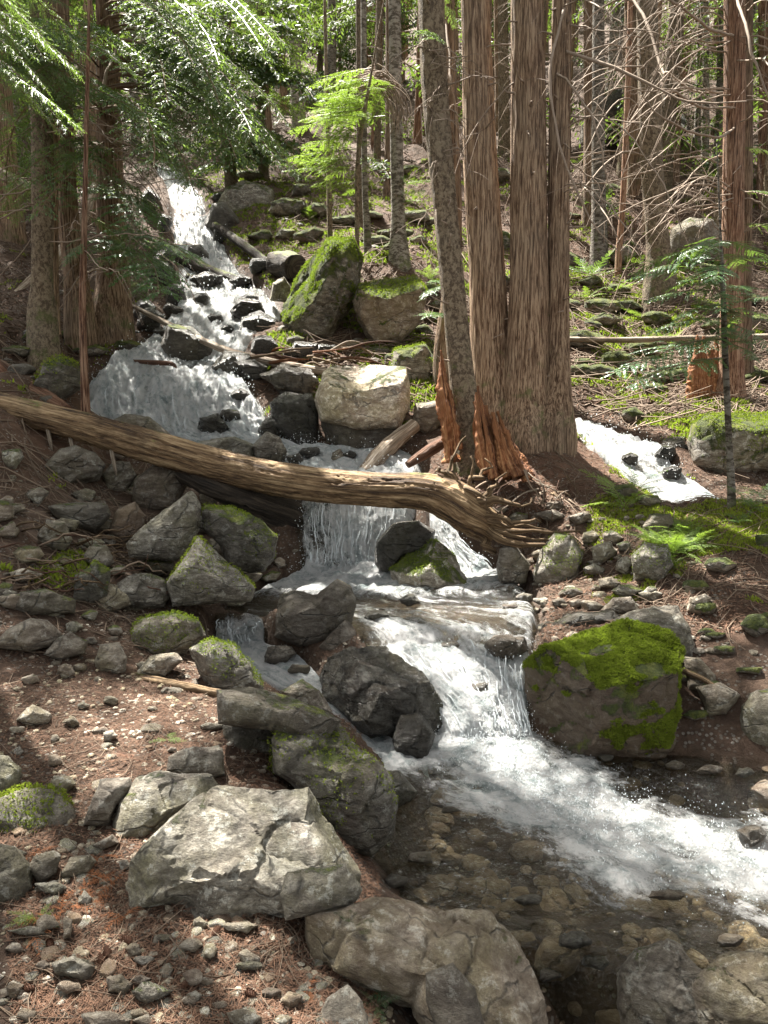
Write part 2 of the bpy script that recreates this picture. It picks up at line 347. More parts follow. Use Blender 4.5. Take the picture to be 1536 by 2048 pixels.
# ------------------------------------------------------------------ the stream: cross-sections (left bank, right bank, foam, turbulence)
U_ = lambda *a: (W(*a[:3]), W(*a[3:6]), a[6], a[7])
Z_ = lambda *a: (WZ(*a[:3]), WZ(*a[3:6]), a[6], a[7])
RIB = {
 'main': [U_(312,335,21.0, 365,340,21.0,.66,.10), U_(315,350,20.3, 372,352,20.2,.76,.10), U_(332,385,18.5, 405,398,18.2,.74,.14), U_(342,430,16.6, 420,440,16.5,.76,.16),
   U_(345,480,15.0, 455,500,14.7,.74,.14), U_(352,540,13.4, 490,550,13.3,.76,.10), U_(355,590,12.1, 545,588,12.1,.60,.10), U_(330,640,10.9, 565,632,11.2,.76,.10),
   U_(285,680,10.2, 500,690,10.1,.74,.09), U_(212,718,9.5, 490,742,9.3,.70,.09), U_(165,770,8.9, 520,790,8.7,.70,.11), U_(150,830,8.45, 548,850,8.3,.74,.12),
   U_(190,880,8.05, 560,880,8.1,.76,.10), U_(330,905,7.8, 640,895,7.9,.8,.07), U_(520,930,7.35, 830,905,7.5,.8,.07), U_(590,978,6.8, 838,975,6.9,.74,.04),
   U_(590,992,6.62, 835,990,6.75,.84,.04), U_(596,1060,6.42, 820,1060,6.55,.84,.04), U_(600,1125,6.30, 810,1125,6.45,.82,.05),
   Z_(560,1150,.11, 1005,1132,.14,1,.06), Z_(480,1180,.09, 1060,1160,.12,.62,.035), Z_(430,1212,.08, 1085,1190,.11,.33,.02), Z_(640,1240,.06, 1090,1222,.08,.42,.03),
   Z_(715,1268,.035, 1080,1250,.05,.55,.045), Z_(730,1300,-.01, 1075,1280,.02,.58,.05), Z_(790,1350,-.10, 1062,1330,-.05,.72,.05), Z_(870,1425,-.24, 1058,1405,-.20,.82,.05), Z_(900,1490,-.37, 1075,1478,-.37,1,.05)],
 'side': [Z_(425,1225,.075, 530,1232,.075,.3,.01), Z_(428,1240,.06, 532,1246,.06,.6,.01), Z_(430,1280,-.07, 535,1285,-.07,.95,.03), Z_(440,1310,-.10, 610,1318,-.10,.8,.03),
   Z_(500,1345,-.13, 645,1352,-.13,.75,.02), Z_(560,1380,-.17, 680,1385,-.17,.7,.03), Z_(620,1420,-.24, 740,1430,-.24,.7,.03), Z_(690,1468,-.33, 800,1485,-.34,.9,.03), Z_(740,1510,-.37, 860,1530,-.37,1,.02)],
 'gap': [U_(855,1005,6.8, 905,1005,6.8,.8,.03), U_(860,1040,6.55, 905,1040,6.55,.95,.04), U_(875,1085,6.38, 935,1090,6.38,1,.04), U_(890,1130,6.2, 990,1130,6.25,1,.03), Z_(880,1160,.10, 1010,1150,.12,.9,.02)],
 'right': [U_(1110,842,8.9, 1190,845,8.9,.75,.05), U_(1130,855,8.5, 1230,862,8.5,.62,.07), U_(1175,890,8.0, 1315,885,8.1,.66,.08), U_(1225,930,7.55, 1350,925,7.6,.66,.07),
   U_(1270,965,7.2, 1385,955,7.25,.74,.04), U_(1330,1010,6.9, 1450,1000,6.9,.7,.03), U_(1400,1050,6.6, 1540,1040,6.6,.6,.02), U_(1600,1060,6.4,1700,1050,6.4,.6,.02)],
}
def ribbon(secs, nv, nu):
    A = np.array([np.concatenate([l, r, [f, t]]) for l, r, f, t in secs])
    S_ = np.hstack([A]); C = spline(S_, nv)
    s = np.linspace(0, 1, nu); L, R = C[:, :3], C[:, 3:6]
    P = L[:, None] * (1 - s)[None, :, None] + R[:, None] * s[None, :, None]
    mid = P[:, nu // 2]; ln = np.concatenate([[0], np.cumsum(np.linalg.norm(np.diff(mid, axis=0), axis=1))])
    wd = np.linalg.norm(R - L, axis=1)
    return P, C[:, 6], C[:, 7], ln, wd, s
POOLZ = -0.36
# ------------------------------------------------------------------ terrain heights
ctl = []
def cz(*L):
    for px, py, z in L: ctl.append(WZ(px, py, z))
def cy(*L):
    for px, py, Y in L: ctl.append(W(px, py, Y))
cz((0,2048,0),(300,2048,0),(600,2048,-.02),(800,2048,-.10),(0,1800,.02),(250,1800,.0),(480,1850,.0),(600,1850,-.04),(0,1600,.06),(300,1620,.03),(520,1640,.02),(640,1640,-.05),
   (0,1450,.12),(200,1450,.10),(430,1450,.05),(430,1560,.03),(560,1500,-.02),(640,1400,-.06),(450,1385,.0),(300,1385,.06),
   (0,1300,.25),(150,1310,.18),(300,1335,.06),(400,1340,0.0),(0,1200,.42),(150,1210,.30),(250,1225,.2),(330,1190,.25),(0,1100,.62),(150,1110,.50),(330,1110,.35),(480,1140,.22),(545,1120,.25),
   (0,1000,.85),(150,1000,.74),(300,1000,.66),(0,920,1.08),(200,920,1.0),(380,940,.82),(500,975,.68),(560,1120,.2),(700,1120,.1))
cy((0,860,6.2),(-200,900,5.9),(300,880,7.3),(0,760,7.0),(130,745,7.8),(0,650,8.6),(120,650,8.8),(250,688,10.0),(190,660,10.2),(0,560,10.6),(200,590,10.2),(280,560,12.0),(0,420,14.5),(170,420,15.5),(290,400,18.5),(290,330,22),
   (100,300,24),(0,250,26),(300,250,30),(400,300,25),(450,350,20),(520,350,20),(600,300,24),(720,300,24),(470,420,16.6),(600,400,17),(560,450,15.2),(700,480,13.6),(810,530,12.4),(540,530,13.4),(600,640,10.9),(700,650,10.6),
   (700,700,9.6),(640,740,9.0),(820,700,9.8),(560,720,9.6),(560,800,8.75),(600,860,8.3),(700,860,8.2),(850,800,8.5),(830,870,7.9),(860,930,7.3),(860,980,6.95),
   (920,870,7.5),(1000,870,7.6),(1080,870,7.7),(1000,930,7.1),(1110,930,7.0),(1200,965,6.7),(950,980,6.75),(1050,1000,6.6),(1160,1010,6.45),
   (1000,1060,6.42),(1110,1060,6.2),(1010,1130,6.25),(1150,1130,5.9),(1250,985,6.35),(1400,985,6.0),(1536,990,5.8),(1700,1000,5.6),(1260,1080,5.8),(1400,1080,5.5),(1536,1090,5.2),(1180,1185,5.5),(1330,1190,5.0),(1500,1195,4.75),(1700,1200,4.6),
   (1120,1230,4.95),(1250,1260,4.6),(1400,1330,4.3),(1536,1330,4.2),(1400,1440,3.98),(1536,1440,3.9),(1700,1400,4.0),
   (1120,820,8.8),(1250,800,9.4),(1420,830,8.7),(1536,830,8.5),(1370,850,8.3),(1500,930,7.4),(1200,700,11),(1400,700,10.8),(1536,700,10.6),(1150,600,13),(1400,600,12.9),(1000,600,13),(900,620,11.8),(950,750,9.4),
   (1200,500,16),(1450,500,15.3),(1000,500,16),(1200,400,18),(1450,400,17.4),(900,400,18.5),(850,300,25),(1200,300,21.5),(1500,300,20.5),(768,200,34),(1300,200,25),(300,200,36),(0,150,36),(1536,200,25),
   (0,60,52),(500,80,52),(900,80,50),(1300,80,33),(1536,80,33),(1300,-20,44),(1536,-20,44),(0,20,70),(768,20,75),
   (-500,900,6),(-500,700,9),(-600,500,14),(-600,250,26),(-600,80,46),(-400,1300,4.4),(2000,1300,4.6),(2000,1000,6.2),(2100,700,11),(2100,450,18),(2100,200,25),(2100,80,34))
for p in [(0,0,0),(-2,0,.1),(-2,2,.25),(-4,3,.7),(-6,5,1.6),(1.0,.6,-.15),(-8,-4,.5),(5,-4,-.6),(3,0,-.9),(0,-6,0),(1.4,2.15,-.95),(.75,2.2,-.9),(2.2,2.2,-.95),(6,3,-.2),(7,6,.8),(1.2,1.2,-.7),(2.0,1.5,-1.0)]: ctl.append(np.array(p, float))
for px, py in ((830,1560),(860,1640),(1000,1560),(1180,1650),(1380,1660),(1500,1720),(1640,1700),(850,1720),(800,1760)): ctl.append(WZ(px, py, -.62))
for px, py in ((1000,1780),(1180,1800),(1380,1800),(1536,1820),(1750,1850)): ctl.append(WZ(px, py, -.60))
for px, py in ((1100,1925),(1250,1915),(1400,1915),(1550,1900)): ctl.append(WZ(px, py, -.46))
for px, py in ((1250,1520),(1400,1520),(1540,1520),(1700,1480)): ctl.append(WZ(px, py, -.40))
for px, py in ((790,1800),(850,1815)): ctl.append(WZ(px, py, -.38))
rib_eval = {}
for k, secs in RIB.items():
    P, fo, tu, ln, wd, s = ribbon(secs, 900 if k == 'main' else 400, 160 if k == 'main' else 80); rib_eval[k] = P
    for l, r, f, t in (secs[:-1] if k != 'right' else secs):
        d = (r - l); d = d / np.linalg.norm(d); w = np.linalg.norm(r - l)
        for e, sg in ((l, -1), (r, 1)):
            p = e + d * sg * (.04 * w + .05); p = p.copy(); p[2] += .05
            if k == 'gap': continue
            ctl.append(p)
ctl = np.array(ctl)
# thin out near-coincident controls
keep = []
for i, p in enumerate(ctl):
    if all(np.hypot(*(p[:2] - ctl[j][:2])) > .07 * (1 + .05 * p[1]) for j in keep): keep.append(i)
ctl = ctl[keep]
_n = len(ctl); _D = np.linalg.norm(ctl[:, None, :2] - ctl[None, :, :2], axis=2)
_A = np.zeros((_n + 3, _n + 3)); _A[:_n, :_n] = _D - np.eye(_n) * .02
_A[:_n, _n] = 1; _A[:_n, _n + 1:] = ctl[:, :2]; _A[_n, :_n] = 1; _A[_n + 1:, :_n] = ctl[:, :2].T
_w = np.linalg.solve(_A, np.concatenate([ctl[:, 2], [0, 0, 0]]))
def rbf(x, y):
    x = np.atleast_1d(x).astype(float); y = np.atleast_1d(y).astype(float); o = np.empty(len(x))
    for i in range(0, len(x), 20000):
        xs, ys = x[i:i + 20000], y[i:i + 20000]
        D = np.sqrt((xs[:, None] - ctl[None, :, 0]) ** 2 + (ys[:, None] - ctl[None, :, 1]) ** 2)
        o[i:i + 20000] = D @ _w[:_n] + _w[_n] + xs * _w[_n + 1] + ys * _w[_n + 2]
    return o
# raster of the stream surface
CELL = .03; X0, Y0, NX, NY = -9.0, 1.5, 580, 680
zmin = np.full((NY, NX), np.inf)
for k, P in rib_eval.items():
    Q = P[:, 3:-3].reshape(-1, 3); ix = ((Q[:, 0] - X0) / CELL).astype(int); iy = ((Q[:, 1] - Y0) / CELL).astype(int)
    ok = (ix >= 0) & (ix < NX) & (iy >= 0) & (iy < NY); np.minimum.at(zmin, (iy[ok], ix[ok]), Q[ok, 2])
inside = np.isfinite(zmin); zf = np.where(inside, zmin, 0.0); wf = inside.astype(float)
def blur(a):
    b = a.copy(); b[1:] += a[:-1]; b[:-1] += a[1:]; c = b.copy(); c[:, 1:] += b[:, :-1]; c[:, :-1] += b[:, 1:]; return c / 9
for _ in range(4):
    zf2, wf2 = blur(zf * (wf > 0)), blur((wf > 0).astype(float))
    zf = np.where(wf > 0, zf, np.where(wf2 > 0, zf2 / np.maximum(wf2, 1e-9), 0)); wf = np.maximum(wf, (wf2 > 0).astype(float))
carve = inside.astype(float)
for _ in range(2): carve = blur(carve)
def water_at(x, y):
    ix = np.clip(((x - X0) / CELL).astype(int), 0, NX - 1); iy = np.clip(((y - Y0) / CELL).astype(int), 0, NY - 1)
    ok = (x > X0) & (x < X0 + NX * CELL) & (y > Y0) & (y < Y0 + NY * CELL)
    return np.where(ok, carve[iy, ix], 0), zf[iy, ix]
def pool_z(x, y):
    lip = 2.42 + .06 * np.sin(x * 5) + .04 * np.sin(x * 13 + 1)
    return POOLZ - .75 * sstep(0, .28, lip - y)
def height(x, y):
    x = np.atleast_1d(x).astype(float); y = np.atleast_1d(y).astype(float)
    g = rbf(x, y); r = np.hypot(x, y)
    P = np.stack([x, y, 0 * x], 1)
    amp = np.clip((r - 2) / 14, .12, 1)
    g = g + amp * .34 * fbm(P * .8, 4, 3) + .028 * fbm(P * 5, 3, 9) * np.clip(r / 4, .6, 2) + np.clip((r - 9) / 10, 0, 1) * .30 * np.abs(fbm(P * 1.7, 3, 21))
    g = g + .006 * fbm(P * 24, 2, 5)
    c, zw = water_at(x, y)
    return np.where(c > 0, g * (1 - c) + np.minimum(g, zw - .10) * c, g)
def hit(px, py, y0=1.3, y1=75, water=True):
    d = ray(px, py); t = np.geomspace(y0, y1, 420) / d[1]; P = EYE + d * t[:, None]
    z = rbf(P[:, 0], P[:, 1])
    if water:
        c, zw = water_at(P[:, 0], P[:, 1]); z = np.where(c > .5, zw, z)
        z = np.where((P[:, 0] > -.1) & (P[:, 1] > 2.4) & (P[:, 1] < 4.3), np.maximum(z, POOLZ), z)
    below = np.nonzero(P[:, 2] < z)[0]
    i = below[0] if len(below) else len(t) - 1
    t2 = np.linspace(t[max(i - 14, 0)], t[min(i + 14, len(t) - 1)], 70); P2 = EYE + d * t2[:, None]; z2 = height(P2[:, 0], P2[:, 1])
    if water:
        c, zw = water_at(P2[:, 0], P2[:, 1]); z2 = np.where(c > .5, zw, z2); z2 = np.where((P2[:, 0] > -.1) & (P2[:, 1] > 2.4) & (P2[:, 1] < 4.3), np.maximum(z2, POOLZ), z2)
    b2 = np.nonzero(P2[:, 2] < z2)[0]
    return P2[b2[0]] if len(b2) else P[i]

# ------------------------------------------------------------------ ground mesh (one sheet, fine near the eye)
ang = np.radians(np.concatenate([np.linspace(-85, -31, 40, endpoint=False), np.linspace(-31, 31, 380, endpoint=False), np.linspace(31, 85, 41)]))
rr = np.concatenate([np.geomspace(.5, 1.5, 20, endpoint=False), np.geomspace(1.5, 16, 520, endpoint=False), np.geomspace(16, 160, 180)])
GX = (rr[:, None] * np.sin(ang)[None]).ravel(); GY = (rr[:, None] * np.cos(ang)[None]).ravel()
GZ = height(GX, GY)
nr, na = len(rr), len(ang)
i = np.arange(nr - 1)[:, None] * na; j = np.arange(na - 1)[None]
GF = np.stack([i + j, i + j + 1, i + na + j + 1, i + na + j], -1).reshape(-1, 4)
gpx, gpy = proj(np.stack([GX, GY, GZ], 1))
def blob(px, py, cx, cy, rx, ry): return np.exp(-(((px - cx) / rx) ** 2 + ((py - cy) / ry) ** 2))
def moss_field(px, py, x, y):
    m = -.02 + 0 * px
    for b in ((1380,1080,190,110,.38),(1200,680,200,90,.12),(780,430,160,90,.14),(620,560,100,90,.12),(1150,500,160,120,.06),(480,440,70,90,.2),(800,690,90,50,.18),(230,660,70,30,.25),(40,330,80,60,.3),(150,1150,90,60,.16),(1250,1200,120,40,.2),(920,600,100,120,.14)):
        m = m + b[4] * blob(px, py, *b[:4])
    for b in ((100,1600,800,330,-.35),(1100,930,130,50,-.4),(200,850,200,90,-.2),(1450,1250,90,40,-.25)):
        m = m + b[4] * blob(px, py, *b[:4])
    return m
gm = moss_field(gpx, gpy, GX, GY)
gred = np.clip(.25 + .9 * blob(gpx, gpy, 1090, 930, 180, 60) + .6 * blob(gpx, gpy, 120, 850, 180, 120) + .3 * blob(gpx, gpy, 250, 1430, 250, 90) + .35 * blob(gpx, gpy, 1440, 1240, 120, 50)+ .35 * blob(gpx, gpy, 1100, 500, 500, 150), 0, 1)
cw, _zw = water_at(GX, GY)
gwet = np.clip(cw * 1.3 + ((GZ < POOLZ + .04) & (GX > -.2)) * 1.0 + .6 * blob(gpx, gpy, 250, 1080, 200, 120), 0, 1)
put('ground', mesh('ground', np.stack([GX, GY, GZ], 1), GF, M_GROUND, True, None, {'moss': gm, 'red': gred, 'wet': gwet}), kind='structure')

# ------------------------------------------------------------------ water surfaces
def water_mesh(name, secs, nv, nu, seed, mat, tmul=1.0):
    P, fo, tu, ln, wd, s = ribbon(secs, nv, nu)
    T = np.gradient(P[:, nu // 2], axis=0); T /= np.linalg.norm(T, axis=1)[:, None]
    Wd = P[:, -1] - P[:, 0]; Wd /= np.linalg.norm(Wd, axis=1)[:, None]; Nn = np.cross(Wd, T); Nn /= np.linalg.norm(Nn, axis=1)[:, None]
    Nn = np.where(Nn[:, 2:3] < 0, -Nn, Nn)
    U = (s[None] * wd[:, None]); V = np.repeat(ln[:, None], nu, 1)
    q = np.stack([U.ravel() * 5, V.ravel() * 1.6, np.zeros(U.size) + seed], 1)
    big = fbm(q * np.array([.6, .8, 1]), 3, seed); n1 = fbm(q, 4, seed + 4, .6); n2 = fbm(q * np.array([4, 3.0, 1]), 3, seed + 9, .6); n3 = fbm(P.reshape(-1, 3) * 5.5, 4, seed + 14, .6)
    a = np.repeat(tu[:, None], nu, 1).ravel()
    disp = a * (.9 * big + .6 * (.5 - np.abs(n1)) + .5 * n2 + .75 * np.sign(n3) * np.abs(n3) ** .8) + .006 * n2
    e = np.abs(s - .5) * 2; edge = sstep(.86, 1.0, e); edge = np.repeat(edge[None], nv, 0).ravel()
    far = np.repeat((wd * .06)[:, None], nu, 1)
    Q = P.reshape(-1, 3) + np.repeat(Nn, nu, 0) * (disp * (1 - edge))[:, None] * tmul
    Q[:, 2] -= edge * np.minimum(.16, .3 * far.ravel() + .07)
    if name == 'stream': fo = fo[:, None] * (1 - .38 * (sstep(15.7, 16.3, np.linspace(0, 27, nv)) * sstep(18.6, 17.9, np.linspace(0, 27, nv)))[:, None] * sstep(.5, .12, s)[None])
    else: fo = np.repeat(fo[:, None], nu, 1)
    foam = np.clip(fo.ravel() + 1.1 * disp / (a + .02) * .16 - .35 * edge + .12 * big, 0, 1)
    i = np.arange(nv - 1)[:, None] * nu; j = np.arange(nu - 1)[None]
    F = np.stack([i + j, i + nu + j, i + nu + j + 1, i + j + 1], -1).reshape(-1, 4)
    me = mesh(name, Q, F, mat, True, np.stack([U.ravel(), V.ravel()], 1), {'foam': foam}); return me, Q
me, _ = water_mesh('stream', RIB['main'], 620, 150, 1, M_WATER); put('stream_water', me, kind='structure')
me, _ = water_mesh('side', RIB['side'], 160, 60, 31, M_WATER); put('side_channel_water', me, kind='structure')
me, _ = water_mesh('gap', RIB['gap'], 110, 40, 41, M_WATER); put('gap_channel_water', me, kind='structure')
me, _ = water_mesh('right', RIB['right'], 200, 60, 51, M_WATER); put('right_channel_water', me, kind='structure')
# lower pool
xs = np.linspace(-.45, 4.4, 330); ys = np.concatenate([np.linspace(1.95, 4.35, 300)])
PX, PY = [a.ravel() for a in np.meshgrid(xs, ys)]
ppx, ppy = proj(np.stack([PX, PY, 0 * PX + POOLZ], 1))
axis = np.array([WZ(930, 1470, POOLZ)[:2], WZ(1060, 1560, POOLZ)[:2], WZ(1300, 1670, POOLZ)[:2], WZ(1620, 1760, POOLZ)[:2]])
ax = spline(axis, 60); dd = np.hypot(PX[:, None] - ax[None, :, 0], PY[:, None] - ax[None, :, 1]); ai = dd.argmin(1); dist = dd.min(1); al = ai / 59.0
wob = .10 * fbm(np.stack([PX * 2, PY * 2, 0 * PX], 1), 3, 77)
width = .35 + .19 * al
# foam is wider on the far side near the falls, and reaches left under the dark boulder
leftp = WZ(790, 1510, POOLZ)[:2]; dl = np.hypot(PX - leftp[0], (PY - leftp[1]) * 1.4)
foam = np.clip(1.12 - (dist + wob) / width * .62, 0, 1) * (1 - .30 * al)
foam = np.maximum(foam, np.clip(1.0 - (dl + wob) / .30 * .5, 0, .95))
foam = np.maximum(foam, .10 + .12 * fbm(np.stack([PX * 1.2, PY * 2, 0 * PX + 4], 1), 3, 78))
n0 = fbm(np.stack([PX * 5, PY * 5, 0 * PX], 1), 4, 61, .6); n1 = fbm(np.stack([PX * 16, PY * 22, 0 * PX], 1), 3, 62, .6)
boil = np.clip(1 - al * 1.3, 0.1, 1) * sstep(.35, 1, foam)
foam = np.clip(foam * .93 + .22 * n0 + .10 * n1, 0, .92)
lipf = sstep(0, .25, 2.42 - PY); foam = np.maximum(foam, .42 * lipf)
PZ = pool_z(PX, PY) + .050 * boil * (n0 + .7 * (.5 - np.abs(n1))) + .012 * n1 + .010 * n0
t = np.stack([PX - axis[0][0], PY - axis[0][1]], 1); dr = (axis[-1] - axis[0]) / np.linalg.norm(axis[-1] - axis[0])
U = t @ np.array([-dr[1], dr[0]]) + 3; V = t @ dr
V = V + .08 * fbm(np.stack([PX * 3, PY * 3, 0 * PX], 1), 2, 80); U = U + .12 * fbm(np.stack([PX * 2.2, PY * 2.2, 0 * PX + 9], 1), 2, 81)
nu = len(xs); i = np.arange(len(ys) - 1)[:, None] * nu; j = np.arange(nu - 1)[None]
F = np.stack([i + j, i + j + 1, i + nu + j + 1, i + nu + j], -1).reshape(-1, 4)
put('pool_water', mesh('pool', np.stack([PX, PY, PZ], 1), F, M_POOL, True, np.stack([U, V], 1), {'foam': foam}), kind='structure')
# streaks of falling water and flying drops
def jets(zones, n, name):
    b = Bag()
    for (k, v0, v1, cnt, amp, wmul) in zones:
        P = rib_eval[k]; nv, nu_, _ = P.shape
        for _ in range(cnt):
            a = RNG.uniform(v0, v1); l = RNG.uniform(.25, .8) * (v1 - v0) * .6; s0 = int(RNG.uniform(.05, .95) * (nu_ - 1)); w_ = RNG.integers(-6, 7)
            tt = np.linspace(a, min(a + l, v1), 7); idx = (tt * (nv - 1)).astype(int); cc = np.clip(np.linspace(s0, s0 + w_, 7).astype(int), 2, nu_ - 3)
            pts = P[idx, cc].copy(); h = np.sin(np.linspace(0, math.pi, 7)) * amp * RNG.uniform(.3, 1)
            pts[:, 1] -= h * .6; pts[:, 2] += h * .8 - .01; pts += RNG.normal(0, .004, pts.shape)
            r = np.sin(np.linspace(.15, math.pi - .1, 7)) * RNG.uniform(.003, .009) * wmul
            b.add(*tube(pts, r, 4, cap=False))
    return b.mesh(name, M_SPRAY)
rn = len(RIB['main']) - 1.0; sn = len(RIB['side']) - 1.0; gn = len(RIB['gap']) - 1.0
put('falling_water_strands', jets([('main', 16.1/rn, 18.2/rn, 110, .05, .5), ('main', 23.5/rn, 26.9/rn, 140, .05, .4), ('main', 9.4/rn, 12.3/rn, 60, .10, .45),
    ('side', .8/sn, 2.2/sn, 60, .03, .6), ('gap', .5/gn, 3/gn, 60, .04, .6)], 0, 'strands'), kind='stuff')
b = Bag()
ico = bpy.data.meshes.new('tmp'); import bmesh
bm = bmesh.new(); bmesh.ops.create_icosphere(bm, subdivisions=1, radius=1); bm.to_mesh(ico); bm.free()
IV = np.array([v.co[:] for v in ico.vertices]); IF = np.array([p.vertices[:] for p in ico.polygons]); bpy.data.meshes.remove(ico)
def drops(c, sd, n, r0, r1):
    for _ in range(n):
        p = np.array(c) + RNG.normal(0, 1, 3) * np.array(sd); r = RNG.uniform(r0, r1) * RNG.uniform(.4, 1)
        b.add(IV * r * np.array([1, 1, RNG.uniform(1, 2)]) + p, IF)
for k, v0, v1, n, r in (('main', 16/rn, 19/rn, 1600, .006), ('main', 24/rn, 27/rn, 1500, .0045), ('main', 9/rn, 13.5/rn, 2600, .008), ('main', 13/rn, 15/rn, 500, .008), ('main', 1/rn, 9/rn, 900, .013), ('gap', 0.2, .9, 200, .006), ('right', 0.1, .6, 250, .008), ('side', .1, .4, 100, .004)):
    P = rib_eval[k]
    for _ in range(n):
        q_ = P[int(RNG.uniform(v0, v1) * (P.shape[0] - 1)), RNG.integers(2, P.shape[1] - 2)]
        h = abs(RNG.normal(0, 1)) * r * 9; drops(q_ + np.array([0, -h * .5, h]), (.02,) * 3, 1, r * .3, r * .8)
c_ = WZ(990, 1480, POOLZ)
for _ in range(6500):  # low white specks for spray and foam, and for glints on the pool
    a = RNG.uniform(0, 1) ** 1.5; p = ax[int(a * 59)]; s_ = .12 + .1 * a
    drops((p[0] + RNG.normal(0, s_), p[1] + RNG.normal(0, s_), POOLZ + .01 + abs(RNG.normal(0, .03)) * (1 - a)), (.001,) * 3, 1, .0012, .0035)
put('flying_water_drops', b.mesh('drops', M_SPRAY), kind='stuff')

# ------------------------------------------------------------------ boulders
def icosphere(n):
    bm = bmesh.new(); bmesh.ops.create_icosphere(bm, subdivisions=n, radius=1); me = bpy.data.meshes.new('t'); bm.to_mesh(me); bm.free()
    V = np.array([v.co[:] for v in me.vertices]); F = np.array([p.vertices[:] for p in me.polygons]); bpy.data.meshes.remove(me); return V, F
ICO = {k: icosphere(k) for k in (2, 3, 4, 5, 6)}
def facet_radius(V, rng, n, lo, hi, front=None, bias=None):
    D = rng.normal(0, 1, (n, 3)); D /= np.linalg.norm(D, axis=1)[:, None]
    d = rng.uniform(lo, hi, n)
    if bias is not None:
        D = np.vstack([D, bias[:, :3]]); d = np.concatenate([d, bias[:, 3]])
    if front is not None:
        k = np.abs(D[:, 2]) > front; D, d = D[k], d[k]
    c = V @ D.T; r = np.where(c > .05, d[None] / np.maximum(c, .05), 9).min(1)
    return np.minimum(r, 1.0)
def chips(P, size, rng, n, amt):
    S_ = P[rng.integers(0, len(P), n)]; T_ = rng.normal(0, 1, (n, 3)); off = rng.uniform(-.5, .5, n)
    Q = P + size * .07 * np.stack([fbm(P / size * 3 + 5 * k, 3, 40 + k) for k in range(3)], 1)
    D = ((Q[:, None] - S_[None]) ** 2).sum(2); o = np.sort(D, 1)[:, :2]; i = D.argmin(1); gap = sstep(0, .05, (np.sqrt(o[:, 1]) - np.sqrt(o[:, 0])) / size)
    d = (off[i] * .6 + ((P - S_[i]) * T_[i]).sum(1) / size * 1.1)
    return amt * size * (np.clip(d, -1, 1) - .35 * (1 - gap))
def rough_up(P, nrm, size, rng, strata, amt):
    a = strata / np.linalg.norm(strata); off = rng.uniform(0, 50, 3)
    Q = P / size + off; h = Q @ a
    Qs = Q - np.outer(h, a); w = fbm(Q * 1.5, 3, 3)
    lay = np.abs(fbm(np.stack([h * 9 + w * 1.2, Qs[:, 0] * 1.2, Qs[:, 1] * 1.2 + Qs[:, 2]], 1), 3, 6, .6))
    stp = fbm(Q * 2.4, 3, 11); stp = np.round(stp * 5) / 5 * .75 + stp * .25
    d = amt * size * (1.2 * fbm(Q * 1.3, 3, 1) - .5 * lay + .75 * stp + .35 * fbm(Q * 7, 4, 8, .62))
    if len(P) > 700: d = d + chips(P, size, rng, 34 if len(P) > 5000 else 18, amt * .95)
    return P + nrm * d[:, None]
def vnormals(V, F):
    n = np.cross(V[F[:, 1]] - V[F[:, 0]], V[F[:, 2]] - V[F[:, 0]]); o = np.zeros_like(V)
    for k in range(3): np.add.at(o, F[:, k], n)
    return o / (np.linalg.norm(o, axis=1)[:, None] + 1e-12)
ROCKS = []
